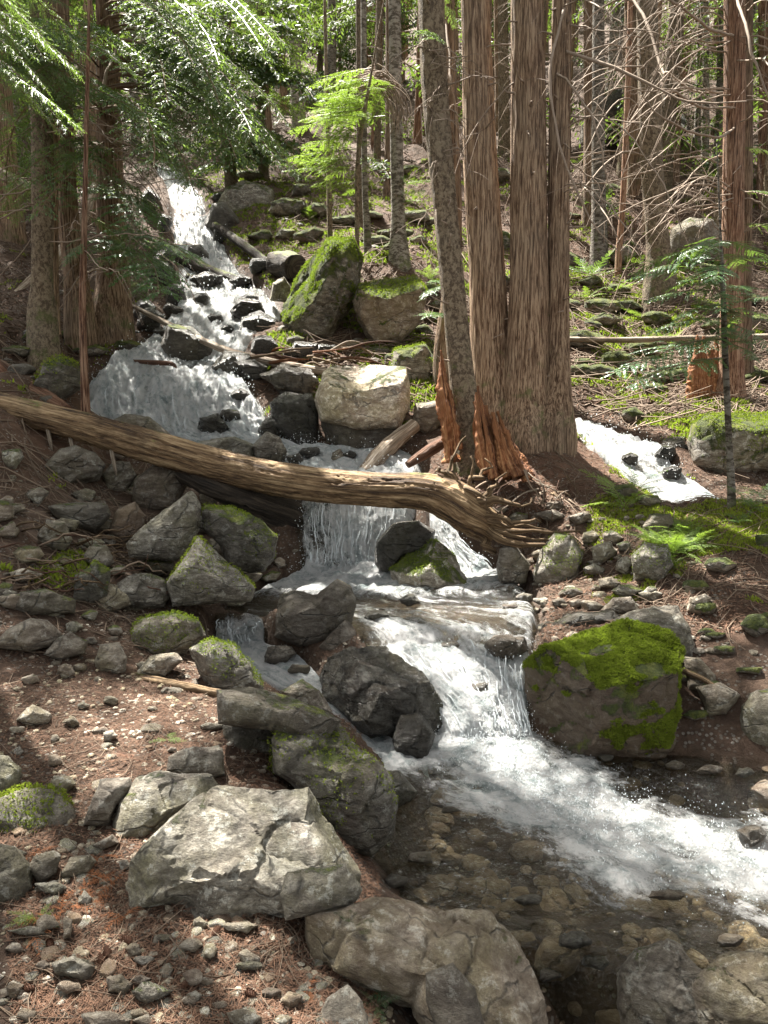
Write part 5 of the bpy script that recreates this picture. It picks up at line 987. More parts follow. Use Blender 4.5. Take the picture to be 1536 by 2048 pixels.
TR['dead'] = tree('thin reddish dead sapling rising behind the big log on the left', [(172,835,7.2,17),(168,720,7.2,15),(165,600,7.2,14),(168,480,7.2,12),(170,390,7.2,10)], M_RED, 14, 90, seed=23, hgt=3.6, tint=.9)
TR['k'] = tree('dark trunk at the head of the stream left side', [(462,355,19,24),(452,280,19,19),(448,100,19,18),(446,-60,19,16)], M_SCALE, 16, 60, seed=24, tint=.8)
TR['l'] = tree('straight dark trunk right of the head of the stream', [(527,345,20,20),(523,250,20,16),(521,80,20,15),(520,-60,20,14)], M_SCALE, 14, 60, seed=25, tint=.8)
TR['m'] = tree('pale grey background trunk above the lime green sapling', [(598,240,27,26),(592,150,27,24),(584,0,27,22),(582,-60,27,20)], M_GREY, 16, 60, seed=26, tint=1.5)
TR['n'] = tree('smooth thin cedar between the mid slope trunk and the cedars', [(1182,370,17,28),(1180,250,17,24),(1178,0,17,22),(1178,-60,17,21)], M_CEDAR, 20, 80, seed=27, tint=.8)
TR['o'] = tree('dark reddish trunk cut by the right picture edge', [(1534,345,17,34),(1533,200,17,28),(1530,0,17,26),(1530,-60,17,25)], M_RED, 20, 80, seed=28, tint=.8)
TR['q'] = tree('brown trunk left of the cave like crag', [(1268,330,18,24),(1262,150,18,22),(1258,-60,18,20)], M_CEDAR, 16, 60, seed=29, tint=.9)
TR['offl'] = tree('conifer whose trunk stands outside the left edge of the photo', [(-260,960,5.4,70),(-255,500,5.4,56),(-250,100,5.4,52),(-250,-80,5.4,50)], M_SCALE, 20, 60, seed=30, hgt=15.0)
SEEN = []
def hang(key, targets, meshes, L, rise=.2, jitter=0, name='bough', frac=None, **kw):
    r, P, R = TR[key]
    for tg in targets:
        t = W(*tg) if len(tg) == 3 and jitter != 'w' else np.array(tg); b0 = on_trunk(P, t[2] + rise * np.hypot(*(t - on_trunk(P, t[2]))[:2]) + RNG.uniform(-.1, .2))
        SEEN.append(aim(meshes[RNG.integers(len(meshes))], r, b0, t, L, name, RNG.uniform(-.25, .25), **kw).name)
def region(n, x0, x1, y0, y1, Ya, Yb, f=None):
    o = []
    while len(o) < n:
        x, y = RNG.uniform(x0, x1), RNG.uniform(y0, y1)
        if f is None or f(x, y): o.append((x, y, RNG.uniform(Ya, Yb)))
    return o
hang('offl', region(26, -40, 200, -20, 320, 4.8, 6.6, lambda x, y: y < 330 - x * .7), CEDL, 2.6, .25)
hang('flaky', region(22, -20, 300, -40, 220, 6.6, 9.0, lambda x, y: abs(x - 222) > 35), CEDB, 1.6, .2)
hang('second', region(10, -20, 330, 200, 470, 9.8, 12), CEDL, 2.6, .2)
hang('second', region(5, 0, 320, 0, 300, 8.0, 10.5), CEDB, 1.6, .2)
hang('bigleft', region(64, 290, 620, -40, 330, 7.2, 10, lambda x, y: y < 380 - (x - 240) * .35), CEDL, 2.6, .3)
hang('bigleft', region(22, 20, 440, 0, 300, 6.6, 9.6, lambda x, y: abs(x - 222) > 60), CEDL, 2.6, .2)
hang('bigleft', region(6, 260, 350, 330, 600, 8.2, 9.4), CEDB, 1.6, .3)
hang('bigleft', region(4, 250, 430, 430, 600, 7.6, 8.6, lambda x, y: x < 470 - (y - 380) * .3), HEMB, 1.0, .3)
hang('dead', region(6, 110, 260, 400, 560, 6.9, 7.5), HEMB, 1.0, .2)
hang('k', region(56, 300, 600, -20, 330, 16, 20), FARB, 2.4, .2)
hang('l', region(56, 420, 640, -20, 320, 17, 21), FARB, 2.4, .2)
hang('lean', region(9, 770, 990, -40, 50, 6.6, 8.0), CEDB, 1.6, .1)
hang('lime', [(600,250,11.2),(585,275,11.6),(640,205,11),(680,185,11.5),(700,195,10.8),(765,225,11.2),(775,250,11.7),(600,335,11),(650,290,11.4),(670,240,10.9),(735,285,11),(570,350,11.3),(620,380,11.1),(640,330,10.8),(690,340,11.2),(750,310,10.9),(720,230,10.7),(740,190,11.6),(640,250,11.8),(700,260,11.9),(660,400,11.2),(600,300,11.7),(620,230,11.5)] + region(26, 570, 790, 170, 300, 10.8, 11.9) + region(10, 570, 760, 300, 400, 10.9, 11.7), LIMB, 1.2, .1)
hang('h', [(830,350,12),(850,380,11.8),(815,370,12.4),(840,400,12.2),(860,360,12.1)], HEMB, 1.0, .1)
hang('sap', [(1270,552,5.5),(1225,745,5.3),(1270,770,5.2),(1330,515,5.6),(1360,560,5.4),(1500,515,5.6),(1545,580,5.5),(1480,645,5.4),(1300,665,5.4),(1345,640,5.3),(1410,700,5.2),(1510,700,5.4),(1290,600,5.5),(1400,520,5.3),(1540,520,5.8),(1390,610,5.9),(1560,640,5.7),(1440,620,5.2),(1330,580,5.9),(1250,560,5.9),(1500,580,5.3),(1420,560,5.1),(1380,650,5.7),(1540,700,5.3)] + region(22, 1250, 1560, 500, 720, 5.2, 6.1, lambda x, y: x > 1230 + (y - 500) * .3), HEMB, 1.0, .1)
hang('e', [(1560,300,8.8),(1580,380,8.9),(1590,450,8.7)], CEDB, 1.6, .1)
hang('lean2', [(845,590,8.2),(860,560,8.4),(855,630,8.1)], HEMB, 1.0, .1)
# bare drooping branches
def bare(key, pts, lab=None, side=5):
    r, P, R = TR[key]; off = np.array(r.location); Q, q = wpath(pts); C = spline(np.hstack([Q, q[:, None]]), 18); b = Bag()
    C[:, :3] += np.cumsum(RNG.normal(0, .009, (18, 3)), 0)
    C[:, 3] *= .72 * RNG.uniform(.8, 1.15, 18); b.add(*tube(C[:, :3] - off, np.maximum(C[:, 3], .0012), 5, cap=False), t=1)
    for _ in range(side):
        i = RNG.integers(4, 17); l = RNG.uniform(.15, .55); v = RNG.normal(0, 1, 3); v[2] -= .3; v[1] *= .5; v /= np.linalg.norm(v); u = np.linspace(0, 1, 6)[:, None]
        qq = C[i, :3] - off + v * u * l; qq[:, 2:] -= .3 * l * u ** 2; b.add(*tube(qq, .0035 * (1 - .7 * u[:, 0]), 3, cap=False), t=1)
    put('dead_branch', b.mesh('dead_branch', M_DEAD), r, label=lab)
bare('cc', [(1120,100,7.6,10),(1145,105,7.5,9),(1260,145,7.3,9),(1330,180,7.2,7),(1400,205,7.2,6),(1500,195,7.2,4)])
bare('cc', [(1125,20,7.5,8),(1100,110,7.2,8),(1093,180,7.1,8),(1120,300,7.0,7),(1170,430,7.0,6),(1228,500,7.0,3)])
bare('d', [(1265,0,11,8),(1300,60,10.6,9),(1325,150,10.2,8),(1340,160,10,8),(1400,205,10,6),(1480,200,10,3)])
bare('cc', [(1115,150,7.5,7),(1170,190,7.3,7),(1200,260,7.2,6),(1215,330,7.2,4)])
bare('e', [(1466,-10,8.9,9),(1485,60,8.4,9),(1505,140,8.2,7),(1540,250,8.2,4)])
bare('e', [(1466,70,8.9,8),(1420,60,8.4,9),(1360,20,8,8),(1300,-20,8,6)])
bare('lean2', [(890,30,8.9,7),(893,130,8.5,7),(903,190,8.4,6),(925,280,8.4,3)])
bare('lean2', [(905,280,8.9,6),(885,245,8.6,6),(890,215,8.6,4),(930,190,8.5,3)])
bare('bigleft', [(235,60,10,8),(225,120,9,9),(205,180,8.8,10),(208,190,8.8,6)], 'bleached curved snag')
bare('e', [(1466,215,8.9,7),(1400,215,8.4,7),(1340,190,8.1,6),(1290,200,8,5),(1240,250,7.9,3)])
bare('e', [(1466,260,8.9,7),(1430,275,8.4,8),(1370,265,8.2,6),(1320,240,8,5),(1280,190,7.9,3)])
for k in range(78):
    key = random.choice(['e', 'e', 'e', 'd', 'cc', 'e2']); x0 = {'e': 1468, 'd': 1298, 'cc': 1120, 'e2': 1490}[key]; Y0_ = {'e': 9, 'd': 12.8, 'cc': 7.6, 'e2': 9.6}[key]
    y0 = RNG.uniform(-80, 420); s = random.choice([-1, -1, -1, 1]) if key != 'cc' else random.choice([1, 1, -1]); l = RNG.uniform(60, 290) * (7.5 / Y0_ + .2); dY = RNG.uniform(-1.6, .4); dr = RNG.uniform(-.1, 1.2)
    bare(key, [(x0, y0, Y0_, RNG.uniform(3, 6)), (x0 + s * l * .35, y0 + RNG.uniform(-30, 20), Y0_ + dY * .5, 4.5), (x0 + s * l * .75, y0 + l * dr * .4, Y0_ + dY, 3.5), (x0 + s * l, y0 + l * dr, Y0_ + dY, 2)], None, 6)
for k in range(40):
    key = random.choice(['bigleft', 'bigleft', 'second', 'flaky', 'dead']); x0 = {'bigleft': 222, 'second': 138, 'flaky': 85, 'dead': 168}[key]; Y0_ = {'bigleft': 10.1, 'second': 9.6, 'flaky': 8.5, 'dead': 7.2}[key]
    y0 = RNG.uniform(100, 560) if key != 'dead' else RNG.uniform(420, 640); s = random.choice([-1, 1, 1]); l = RNG.uniform(60, 280) if key != 'dead' else RNG.uniform(30, 100); dr = RNG.uniform(-.1, .9); dY = RNG.uniform(-1.2, .3)
    bare(key, [(x0, y0, Y0_, RNG.uniform(3, 6)), (x0 + s * l * .35, y0 + RNG.uniform(-20, 20), Y0_ + dY * .5, 4), (x0 + s * l * .75, y0 + l * dr * .5, Y0_ + dY, 3), (x0 + s * l, y0 + l * dr, Y0_ + dY, 1.6)], None, 5)
for k in range(14):
    x0, Y0_ = 938 - 60 * RNG.random(), 7.3; y0 = RNG.uniform(60, 500); s = random.choice([-1, 1]); l = RNG.uniform(20, 80)
    bare('lean', [(890 + (y0 - 430) * .09, y0, 7.3, 4), (890 + s * l * .6, y0 + RNG.uniform(-20, 30), 7.2, 3), (890 + s * l, y0 + RNG.uniform(-10, 60), 7.1, 1.5)], None, 3)
for key, n_ in (('ca', 9), ('cb', 9), ('cc', 9), ('lean', 10), ('flaky', 8), ('e', 10), ('bigleft', 8), ('d', 8), ('h', 9)):
    r, P, R = TR[key]
    for _ in range(n_):
        z = RNG.uniform(r.location.z + .5, r.location.z + 4.5); p = on_trunk(P, z); rd = np.interp(z, P[:, 2], R); a = RNG.uniform(-2.8, -.35); dv = np.array([math.cos(a), math.sin(a), RNG.uniform(-.3, .3)]); l = RNG.uniform(.04, .28)
        twig_piece(r, [(*(p + dv * rd * .8), .011), (*(p + dv * (rd + l * .5) + RNG.normal(0, .012, 3)), .007), (*(p + dv * (rd + l) + RNG.normal(0, .03, 3)), .003)], M_DEAD, 'branch_stub', 5, 6, amp=.1)
bn = put('twig_bundle', None, None, W(765,190,11.8), label='hanging bundle of dry brown twigs caught on the knobbly grey trunk', cat='twigs')
for k in range(44):
    a = RNG.uniform(0, 6.3); x, y = 762 + RNG.normal(0, 12), 175 + RNG.normal(0, 12); Y = 11.8 + RNG.uniform(-.2, .2)
    twig_piece(bn, [(x - 45, y + RNG.uniform(-20, 10), Y, 2.2), (x, y - RNG.uniform(5, 24), Y, 2.6), (x + 34, y + RNG.uniform(10, 40), Y, 2), (x + 38 + RNG.normal(0, 8), y + 75, Y, 1.2)], M_DEAD, 'twig', 3, 10, amp=0.)

# far forest on the slope, every trunk its own tree
FARTRUNK = []
def far_tree(x, y, rad, hgt, mat, green, dead, tint, crown, group, label):
    z = float(height(x, y)[0]); lean = RNG.normal(0, .02, 2)
    r = put('conifer_tree', None, None, (x, y, z - .1), label=label, cat='tree', group=group)
    t = np.linspace(0, 1, 14); P = np.stack([lean[0] * hgt * t + .06 * np.sin(t * 5 + x), lean[1] * hgt * t, -.4 + hgt * t], 1); R = rad * (1 - .75 * t) * (1 + .5 * np.exp(-t * 25))
    b = Bag(); b.add(*tube(P, R, 10, 40, bark_disp(.10, 6, int(abs(x * 7)) % 50))); put('trunk', b.mesh('trunk', mat), r, bark_tint=tint)
    def at_(h): return np.array([np.interp(h, P[:, 2], P[:, 0]), np.interp(h, P[:, 2], P[:, 1]), h])
    for k in range(green):
        h = RNG.uniform(1.2, hgt * .6); a = RNG.uniform(0, 2 * math.pi); l = RNG.uniform(1.0, 2.0) * (1 + y / 60)
        put('bough', FARB[RNG.integers(5)], r, at_(h), (0, RNG.uniform(0, .5), a), l / 2.4)
    for k in range(dead):
        h = RNG.uniform(.8, hgt * .5); a = RNG.uniform(0, 2 * math.pi); put('dead_branch', DEADB[RNG.integers(7)], r, at_(h), (0, RNG.uniform(-.2, .5), a), RNG.uniform(.4, 1.0))
    for k in range(crown):
        f = (k + RNG.random()) / crown; h = hgt * (.5 + .5 * f); a = RNG.uniform(0, 2 * math.pi); l = (2.6 * (1 - f) + .5) * RNG.uniform(.8, 1.2)
        put('bough', FARB[RNG.integers(5)], r, at_(h), (0, RNG.uniform(.1, .5), a), l / 2.4)
placed = []
def scatter(n, ya, yb, pw):
    out, tries = [], 0
    while len(out) < n and tries < 9000:
        tries += 1
        y = ya * (yb / ya) ** (RNG.random() ** pw); px_ = RNG.uniform(-250, 1790); x = (px_ - 768) / FPX * y
        if 250 < px_ < 700 and y < 23: continue
        if y < 15 and 700 < px_ < 1540: continue
        if any(math.hypot(x - a, y - b) < (.4 + .016 * y) for a, b in placed): continue
        placed.append((x, y)); out.append((x, y, px_))
    return out
def bark_pick(): return [M_CEDAR, M_SCALE, M_GREY, M_RED][RNG.choice(4, p=[.4, .28, .22, .1])]
for x, y, px_ in scatter(120, 12.5, 36, .9):
    leftish = px_ < 780
    far_tree(x, y, RNG.uniform(.07, .19), RNG.uniform(14, 22), bark_pick(), int(RNG.integers(12, 20)) if leftish else int(RNG.integers(3, 9)), int(RNG.integers(2, 4)) if leftish else int(RNG.integers(5, 9)), float(RNG.uniform(.7, 1.3)), (0 if y < 26 and 150 < px_ < 1500 else 5) if px_ > 200 else 10, 'conifers crowding the slope behind', 'slender conifer trunk among the many crowding the slope behind')
for x, y, px_ in scatter(90, 19, 60, .8):
    if px_ < 420: continue
    far_tree(x, y, RNG.uniform(.06, .15), RNG.uniform(15, 22), bark_pick(), 0, int(RNG.integers(2, 5)), float(RNG.uniform(.6, 1.2)), 0, 'bare trunks packed on the upper slope', 'bare straight trunk among those packed on the upper slope')
def joined(me_list, rows, name, mat, L=2.4):
    Vs, Fs, n = [], [], 0
    for me, p, (rx, ry, rz), s in rows:
        V = np.empty(len(me.vertices) * 3, np.float32); me.vertices.foreach_get('co', V); V = V.reshape(-1, 3); F = np.empty(len(me.loops), np.int32); me.loops.foreach_get('vertex_index', F)
        from mathutils import Euler
        R = np.array(Euler((rx, ry, rz)).to_matrix()); tt = np.empty(len(V), np.float32); me.attributes['tint'].data.foreach_get('value', tt)
        Vs.append((V * s) @ R.T + p); Fs.append((F.reshape(-1, len(me.polygons[0].vertices)) + n, tt)); n += len(V)
    return mesh(name, np.vstack(Vs), np.vstack([f for f, _ in Fs]), mat, False, None, {'tint': np.concatenate([t for _, t in Fs])})
def tri_mesh(me): return me
CROWNS = []
for k in range(4):
    rows = []
    for j in range(30):
        f = (j + RNG.random()) / 30; h = 1.5 + 15.5 * f; a = RNG.uniform(0, 6.28); l = (2.9 * (1 - f) + .7) * RNG.uniform(.7, 1.2); rows.append((FARB[RNG.integers(5)], np.array([0, 0, h]), (0, RNG.uniform(.05, .5), a), l / 2.4))
    CROWNS.append(joined(None, rows, 'crown', M_FARLEAF))
for x, y, px_ in scatter(150, 33, 95, .8):
    h = RNG.uniform(14, 22); z = float(height(x, y)[0]); r = put('conifer_tree', None, None, (x, y, z - .2), label='distant conifer with green boughs high on the slope', cat='tree', group='distant conifers high on the slope')
    t = np.linspace(0, 1, 8); b = Bag(); b.add(*tube(np.stack([.1 * np.sin(t * 4 + x), 0 * t, -.6 + h * t], 1), RNG.uniform(.1, .24) * (1 - .75 * t), 7, cap=False)); put('trunk', b.mesh('trunk', bark_pick()), r, bark_tint=float(RNG.uniform(.8, 1.5)))
    put('crown', CROWNS[RNG.integers(4)], r, rot=(0, 0, RNG.uniform(0, 6.28)), scale=(1, 1, h / 17))

# ------------------------------------------------------------------ canopy over the frame: crowns of the near trees
def crown(key, h0, h1, n, l0, l1, sector=None, mesh=None):
    r, P, R = TR[key]; base = r.location.z
    for k in range(n):
        z = base + h0 + (h1 - h0) * (k + RNG.random()) / n; p = on_trunk(P, min(z, P[-1][2])); p[2] = z; a = RNG.uniform(*sector) if sector else RNG.uniform(0, 2 * math.pi); l = RNG.uniform(l0, l1)
        put('bough', FARB[RNG.integers(5)], r, p - np.array(r.location), (0, RNG.uniform(.1, .5), a), l / 2.4)
for key, n in (('bigleft', 8), ('second', 6), ('flaky', 12), ('offl', 16), ('ca', 3), ('cb', 3), ('lean', 2), ('e', 6), ('d', 4)):
    crown(key, 5.2, 9.0, n, 1.6, 3.0)
SEEN = set(SEEN)
# boughs blocking the sun over bright places are removed; unseen ones added for shade
SD = np.array(SUN[:])
def seg(o):
    R = o.rotation_euler.to_matrix(); b = np.array(o.location) + np.array(o.parent.location); t = np.array(R @ Vector((1, 0, -.1))) * (2.4 if o.data.name.startswith('far') else 1.6) * o.scale[0]; return b, t
for m_ in FARB: m_.name = 'far_bough'
GAPS = [(730,760,8.0,.55),(660,790,8.0,.4),(800,770,8,.3),(450,760,9.0,.7),(330,800,8.6,.6),(700,930,7.2,.5),(700,1060,6.4,.5),(760,1150,6.2,.6),(880,1120,6.1,.5),(960,1150,6.0,.4),(640,960,6.3,.35),(820,980,6.2,.4),(1090,950,6.9,.4),(1010,930,6.8,.3),
  (1280,910,7.8,.6),(1400,1070,5.5,.7),(1300,1180,5.0,.5),(1180,690,10.6,.8),(1440,850,7.4,.5),(600,540,10.5,.7),(680,230,11.3,1.3),(620,330,11.3,.8),(430,590,12,.6),(380,430,16.6,.8),(1200,560,13,.8),(1450,600,12.5,.8),(800,700,9.4,.6),
  (150,1550,2.9,.25),(350,1330,3.95,.3),(1250,1300,4.2,.25),(1500,1700,3.2,.3),(520,1650,2.3,.15),(1280,560,5.5,.4),(1100,470,16,1),(860,450,16,1),(960,300,7.75,.3)]
gp = [(W(a, b_, c), r) for a, b_, c, r in GAPS]
for o in [o for o in COL.objects if o.name.startswith('bough') and o.parent is not None]:
    if o.parent == TR['lime'][0] or o.parent == TR['sap'][0]: continue
    b0, t0 = seg(o); dead_ = False
    for f in (.3, .6, .9):
        c = b0 + t0 * f
        for g, r in gp:
            v = c - g; s_ = v @ SD
            if s_ > .5 and np.linalg.norm(v - s_ * SD) < r + .22 * o.scale[0] * 1.2: dead_ = True; break
        if dead_: break
    if dead_ and o.name in SEEN and RNG.random() > .3: continue
    if dead_: bpy.data.objects.remove(o)
def shade(px_, py_, Y, spread, n, keys, hmin=5.5, hmax=13):  # adds out-of-view boughs to near trees to throw shade on a target
    for _ in range(n):
        g = W(px_, py_, Y) + RNG.normal(0, 1, 3) * np.array([spread, spread, 0]); best = None
        for h in np.linspace(hmin, hmax, 12):
            c = g + SD * h
            if proj(c)[1] > -40 and 0 < proj(c)[0] < 1536: continue
            for k in keys:
                r, P, R = TR[k]; q_ = on_trunk(P, c[2] + .3); d = np.linalg.norm(q_ - c)
                if best is None or d < best[0]: best = (d, q_, c, r)
        if best is None or not .5 < best[0] < 4.2: continue
        d, q_, c, r = best; tip = q_ + (c - q_) * (1 + .5 / d)
        ok = all(not (((tip + c) / 2 - g2) @ SD > 0 and np.linalg.norm(((tip + c) / 2 - g2) - (((tip + c) / 2 - g2) @ SD) * SD) < r2 + .1) for g2, r2 in gp)
        if ok: aim(FARB[RNG.integers(5)], r, q_, tip, 2.4)
LK = ['offl', 'flaky', 'second', 'bigleft']; CK = ['lean', 'lean2', 'ca', 'cb', 'cc']
shade(480, 1700, 2.4, .6, 12, LK); shade(150, 1750, 2.2, .5, 7, LK); shade(800, 1900, 2.2, .5, 12, LK + CK); shade(1200, 1650, 3.3, .7, 10, CK + LK + ['h']); shade(1300, 1900, 2.5, .5, 12, CK + LK)
shade(250, 1000, 5.8, .7, 26, LK); shade(430, 1120, 5.4, .5, 14, LK); shade(100, 1100, 5.2, .6, 16, LK); shade(620, 1500, 3.2, .4, 10, LK + CK); shade(80, 600, 9, 1.2, 16, LK); shade(1200, 1430, 4.1, .3, 6, CK)
# ------------------------------------------------------------------ litter, moss, small plants
def sticks(n, gen, r0, r1, l0, l1, name, mat, curv=.3, seg=3, m=4, flat=.15):
    b = Bag()
    for x, y in gen(n):
        z = float(0); l = RNG.uniform(l0, l1); a = RNG.uniform(0, 6.28); u = np.linspace(0, 1, m)
        c = RNG.normal(0, curv) * l; X = x + np.cos(a) * u * l - np.sin(a) * c * u * (1 - u) * 2; Y = y + np.sin(a) * u * l + np.cos(a) * c * u * (1 - u) * 2
        b.pend = getattr(b, 'pend', []); b.pend.append((X, Y, RNG.uniform(r0, r1), l))
    XX = np.concatenate([p[0] for p in b.pend]); YY = np.concatenate([p[1] for p in b.pend]); ZZ = height(XX, YY); c, zw = water_at(XX, YY)
    k = 0
    for X, Y, r, l in b.pend:
        Z = ZZ[k:k + m]; w = c[k:k + m].max(); k += m
        if w > .3 or Z.min() < POOLZ + .03 and X.min() > -.3: continue
        Zs = Z + r * .6 + np.linspace(0, RNG.uniform(0, flat) * l, m); u = np.linspace(0, 1, m)
        b.add(*tube(np.stack([X, Y, Zs], 1), r * (1 - .6 * u), seg, cap=False), t=1)
    put(name, b.mesh(name, mat), None, kind='stuff')
def zone(px0, px1, y0, y1):
    def g(n):
        Y = y0 * (y1 / y0) ** RNG.random(n); X = (RNG.uniform(px0, px1, n) - 768) / FPX * Y; return zip(X, Y)
    return g
sticks(900, zone(-50, 640, 1.6, 4.6), .0010, .0030, .04, .28, 'fallen_twigs', M_TWIG, .4)
sticks(2600, zone(1080, 1600, 8, 24), .004, .013, .25, 1.3, 'slope_twigs', M_TWIG, .35, flat=.2)
sticks(1500, zone(560, 1100, 8.5, 24), .004, .012, .2, 1.0, 'ravine_side_twigs', M_TWIG, .4, flat=.25)
sticks(500, zone(-100, 300, 5.5, 16), .002, .008, .15, .8, 'left_bank_twigs', M_TWIG, .25, flat=.25)
sticks(900, zone(880, 1600, 4.6, 7.6), .0015, .006, .08, .5, 'right_bank_twigs', M_TWIG, .4)
sticks(320, zone(-50, 420, 4.2, 6.2), .002, .006, .1, .5, 'shaded_bank_twigs', M_TWIG, .4)
def needles(n, px0, px1, y0, y1, l0, l1, w, name, mat, zlo=-.3, red=None):
    Y = y0 * (y1 / y0) ** RNG.random(n); X = (RNG.uniform(px0, px1, n) - 768) / FPX * Y; c, zw = water_at(X, Y); ok = c < .2; X, Y = X[ok], Y[ok]; Z = height(X, Y); ok = (Z > POOLZ + .04) | (X < -.3); X, Y, Z = X[ok], Y[ok], Z[ok]; n = len(X)
    if red is not None:
        px_, py_ = proj(np.stack([X, Y, Z], 1)); k = RNG.random(n) < red(px_, py_); X, Y, Z = X[k], Y[k], Z[k]; n = len(X)
    a = RNG.uniform(0, 6.28, n); l = RNG.uniform(l0, l1, n) / 2; el = RNG.normal(0, .25, n); D = np.stack([np.cos(a) * l, np.sin(a) * l, el * l], 1); Wd = np.stack([-np.sin(a) * w, np.cos(a) * w, RNG.normal(0, .3, n) * w], 1); C = np.stack([X, Y, Z + .004 + np.abs(el) * l], 1)
    V = np.stack([C - D, C + Wd, C + D, C - Wd], 1).reshape(-1, 3); put(name, mesh(name, V, np.arange(len(V)).reshape(-1, 4), mat, False, None, {'tint': np.zeros(len(V))}), None, kind='stuff')
needles(52000, -60, 760, 1.55, 5.0, .012, .04, .0011, 'needle_litter', M_NEEDLE)
needles(26000, 860, 1600, 4.5, 8.5, .03, .07, .0025, 'right_needle_litter', M_NEEDLE)
needles(40000, -100, 1600, 8.0, 26, .06, .16, .006, 'slope_needle_litter', M_NEEDLE)
def moss_zone(n, px0, px1, y0, y1, s, name, dens):
    Y = y0 * (y1 / y0) ** RNG.random(n); X = (RNG.uniform(px0, px1, n) - 768) / FPX * Y; c, zw = water_at(X, Y); ok = c < .3; X, Y = X[ok], Y[ok]; Z = height(X, Y); ok = Z > POOLZ + .05; X, Y, Z = X[ok], Y[ok], Z[ok]
    px_, py_ = proj(np.stack([X, Y, Z], 1)); f = dens(px_, py_) + .9 * fbm(np.stack([X, Y, Z], 1) * 1.6, 4, 91); k = f > .34; C = np.stack([X, Y, Z], 1)[k]; n = len(C)
    Vs = []
    for _ in range(4):
        d = RNG.normal(0, .6, (n, 3)); d[:, 2] = np.abs(d[:, 2]) + .7; d /= np.linalg.norm(d, axis=1)[:, None]; r = s * RNG.uniform(.4, 1.3, n)[:, None]; sd = np.cross(d, RNG.normal(0, 1, (n, 3))); sd /= np.linalg.norm(sd, axis=1)[:, None]; j = RNG.normal(0, s * .5, (n, 3)) * [1, 1, .1]
        Vs += [C + j - sd * r * .25, C + j + sd * r * .25, C + j + d * r]
    V = np.stack(Vs, 1).reshape(-1, 3); put(name, mesh(name, V, np.arange(len(V)).reshape(-1, 3), M_MOSS, False, None, {'tint': np.zeros(len(V))}), None, kind='stuff')
moss_zone(30000, 1180, 1600, 4.5, 7.5, .022, 'bank_moss', lambda x, y: .8 * blob(x, y, 1400, 1070, 190, 110) + .3 * blob(x, y, 1250, 1200, 120, 60) + .25 * blob(x, y, 1500, 1250, 120, 120))
moss_zone(36000, 1080, 1600, 8, 20, .05, 'slope_moss', lambda x, y: .42 * blob(x, y, 1200, 690, 200, 120) + .10 + .2 * blob(x, y, 1150, 500, 200, 120))
moss_zone(36000, 400, 1080, 8, 22, .05, 'ravine_moss', lambda x, y: .40 * blob(x, y, 780, 450, 200, 120) + .4 * blob(x, y, 800, 690, 90, 60) + .3 * blob(x, y, 520, 440, 120, 110) + .22)
moss_zone(14000, -100, 300, 4.5, 16, .035, 'left_moss', lambda x, y: .35 * blob(x, y, 150, 1150, 90, 60) + .5 * blob(x, y, 230, 670, 80, 40) + .45 * blob(x, y, 30, 340, 90, 70))
# small green plants made of fronds
def plant(name, label, px_, py_, n, l0, l1, meshes, L, mat=None, group=None, up=(.2, 1.0), cat='plant'):
    p = hit(px_, py_); r = put(name, None, None, p, label=label, cat=cat, group=group)
    for k in range(n):
        a = 2 * math.pi * (k + RNG.random()) / n; e = RNG.uniform(*up); l = RNG.uniform(l0, l1)
        put('frond', meshes[RNG.integers(len(meshes))], r, (0, 0, .01), (RNG.uniform(-.3, .3), -e, a), l / L)
SMALL = [bough_mesh(300 + k, .5, .05, .35, .016, .13, .022, .006, .008, M_LIMELEAF, .2, .2, .003) for k in range(3)]
SMALLH = [bough_mesh(310 + k, .5, .05, .35, .018, .12, .020, .005, .008, M_HEMLEAF, .2, .2, .003) for k in range(3)]
for (x, y, n, l) in ((1345,1110,26,.34),(1310,1095,18,.28),(1385,1100,18,.26),(1330,1140,14,.24),(1360,1070,14,.26)): plant('fern_clump', 'clump of bright green feathery fronds on the mossy right bank', x, y, n, l * .6, l, SMALL, .5, group='feathery green clumps on the mossy bank')
for (x, y, n, l) in ((1500,1020,10,.3),(1530,1000,9,.3),(1480,1050,7,.2)): plant('fern_clump', 'low green fronds by the foot of the hemlock sapling', x, y, n, l * .6, l, SMALLH, .5, group='green fronds by the hemlock sapling')
plant('seedling', 'tiny dark conifer seedling beside the right channel', 1272, 985, 8, .2, .42, SMALLH, .5, up=(.3, 1.3), cat='seedling')
plant('seedling', 'small green seedling below the three big cedars', 1180, 560, 7, .4, .7, HEMB, 1.0, cat='seedling')
plant('seedling', 'young bushy hemlock seedling up the right slope', 1205, 440, 8, .4, .8, HEMB, 1.0, cat='seedling')
for (x, y) in ((1175,600),(1230,590),(1290,640),(1250,1020),(860,560),(1345,700),(1160,330),(1260,540),(690,300),(620,440),(470,330),(1420,360),(1100,460)): plant('seedling', where('green conifer seedling', x, y), x, y, 6, .25, .5, SMALL, .5, group='seedlings on the slope', cat='seedling')
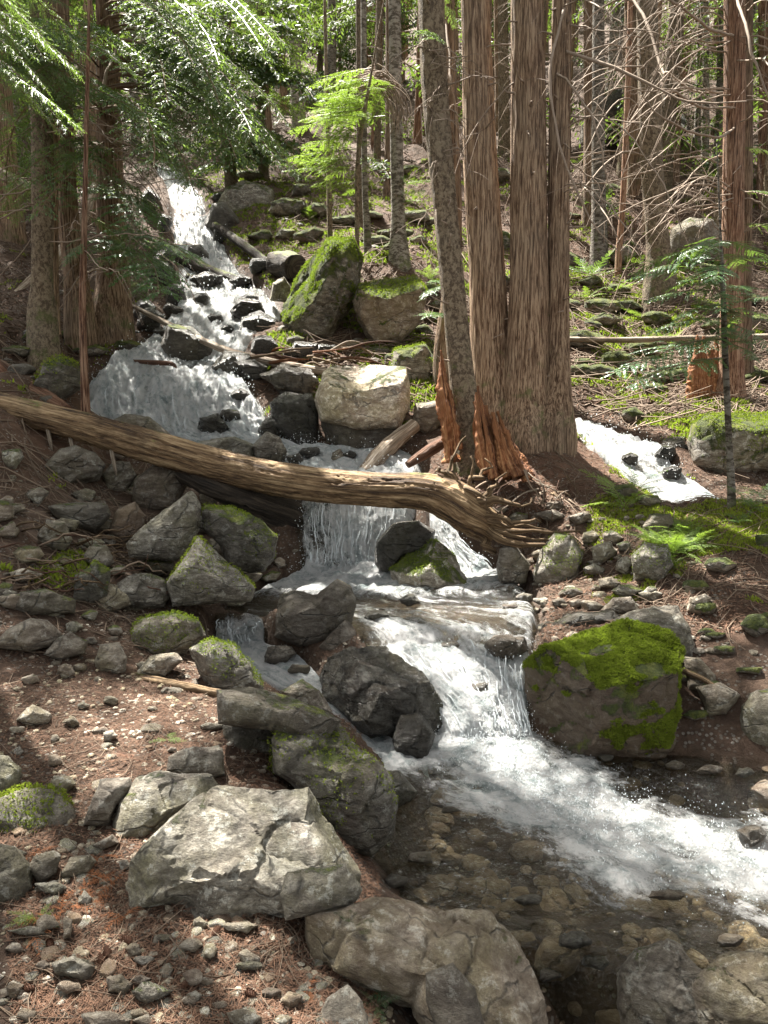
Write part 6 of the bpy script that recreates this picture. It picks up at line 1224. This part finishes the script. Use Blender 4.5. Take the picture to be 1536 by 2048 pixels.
plant('cedar_sprig', 'fresh pale green conifer sprig lying on the near dirt', 335, 1486, 4, .06, .12, SMALL, .5, up=(0, .2), cat='sprig')
plant('grass_tuft', 'thin green tuft at the right foot of the large pale slab', 640, 1812, 9, .05, .10, SMALL, .5, up=(.2, .9), cat='plant')
plant('grass_tuft', 'small green tuft between the pebbles near the dead stick', 75, 1850, 6, .05, .10, SMALL, .5, up=(.2, .9), cat='plant')
plant('grass_tuft', 'green sprig by the brown slab at the bottom edge', 755, 2020, 6, .06, .11, SMALLH, .5, up=(.2, .9), cat='plant')
REDF = [bough_mesh(330 + k, .25, .05, .3, .018, .07, .016, .006, .008, M_FROND, .3, .3, .002) for k in range(3)]
for (x, y) in ((195,1722),(80,1708),(160,1790),(185,1805),(140,1822),(760,1990),(120,1838),(250,1840),(205,1765),(230,1770),(60,1880),(350,1550),(620,1990)): plant('dead_frond', 'rust red dead cedar frond lying on the near ground', x, y, 3, .05, .12, REDF, .25, group='rust red dead fronds', up=(-.1, .4), cat='frond')
# pine cones
def cone_mesh():
    b = Bag(); V, F = ICO[2]; b.add(V * [.5, .5, 1.0], F)
    for k in range(70):
        t = k / 69; z = -.95 + 1.85 * t; r = .62 * math.sqrt(max(0, 1 - (z * .9) ** 2)) + .05; a = k * 2.4; d = np.array([math.cos(a), math.sin(a), 0]); s = np.array([-d[1], d[0], 0]); c = d * r * .75 + [0, 0, z]; w = .20 * (1.1 - .5 * t)
        b.add([c - s * w, c + s * w, c + d * .22 + s * w * .6 + [0, 0, .18], c + d * .22 - s * w * .6 + [0, 0, .18]], [[0, 1, 2, 3]])
    return b.mesh('pine_cone', M_ROTDARK, False)
CONE = cone_mesh()
for (x, y) in ((215,1912),(203,1926),(57,1985),(375,1975),(392,1962),(432,1872),(255,1888),(500,1995),(100,1895)):
    p = hit(x, y); put('pine_cone', CONE, None, p + np.array([0, 0, .012]), (1.5, RNG.uniform(-.3, .3), RNG.uniform(0, 6)), .0002 * 0 + .017, 'brown pine cone lying on the near left bank', 'pine cone', 'pine cones on the near left bank')
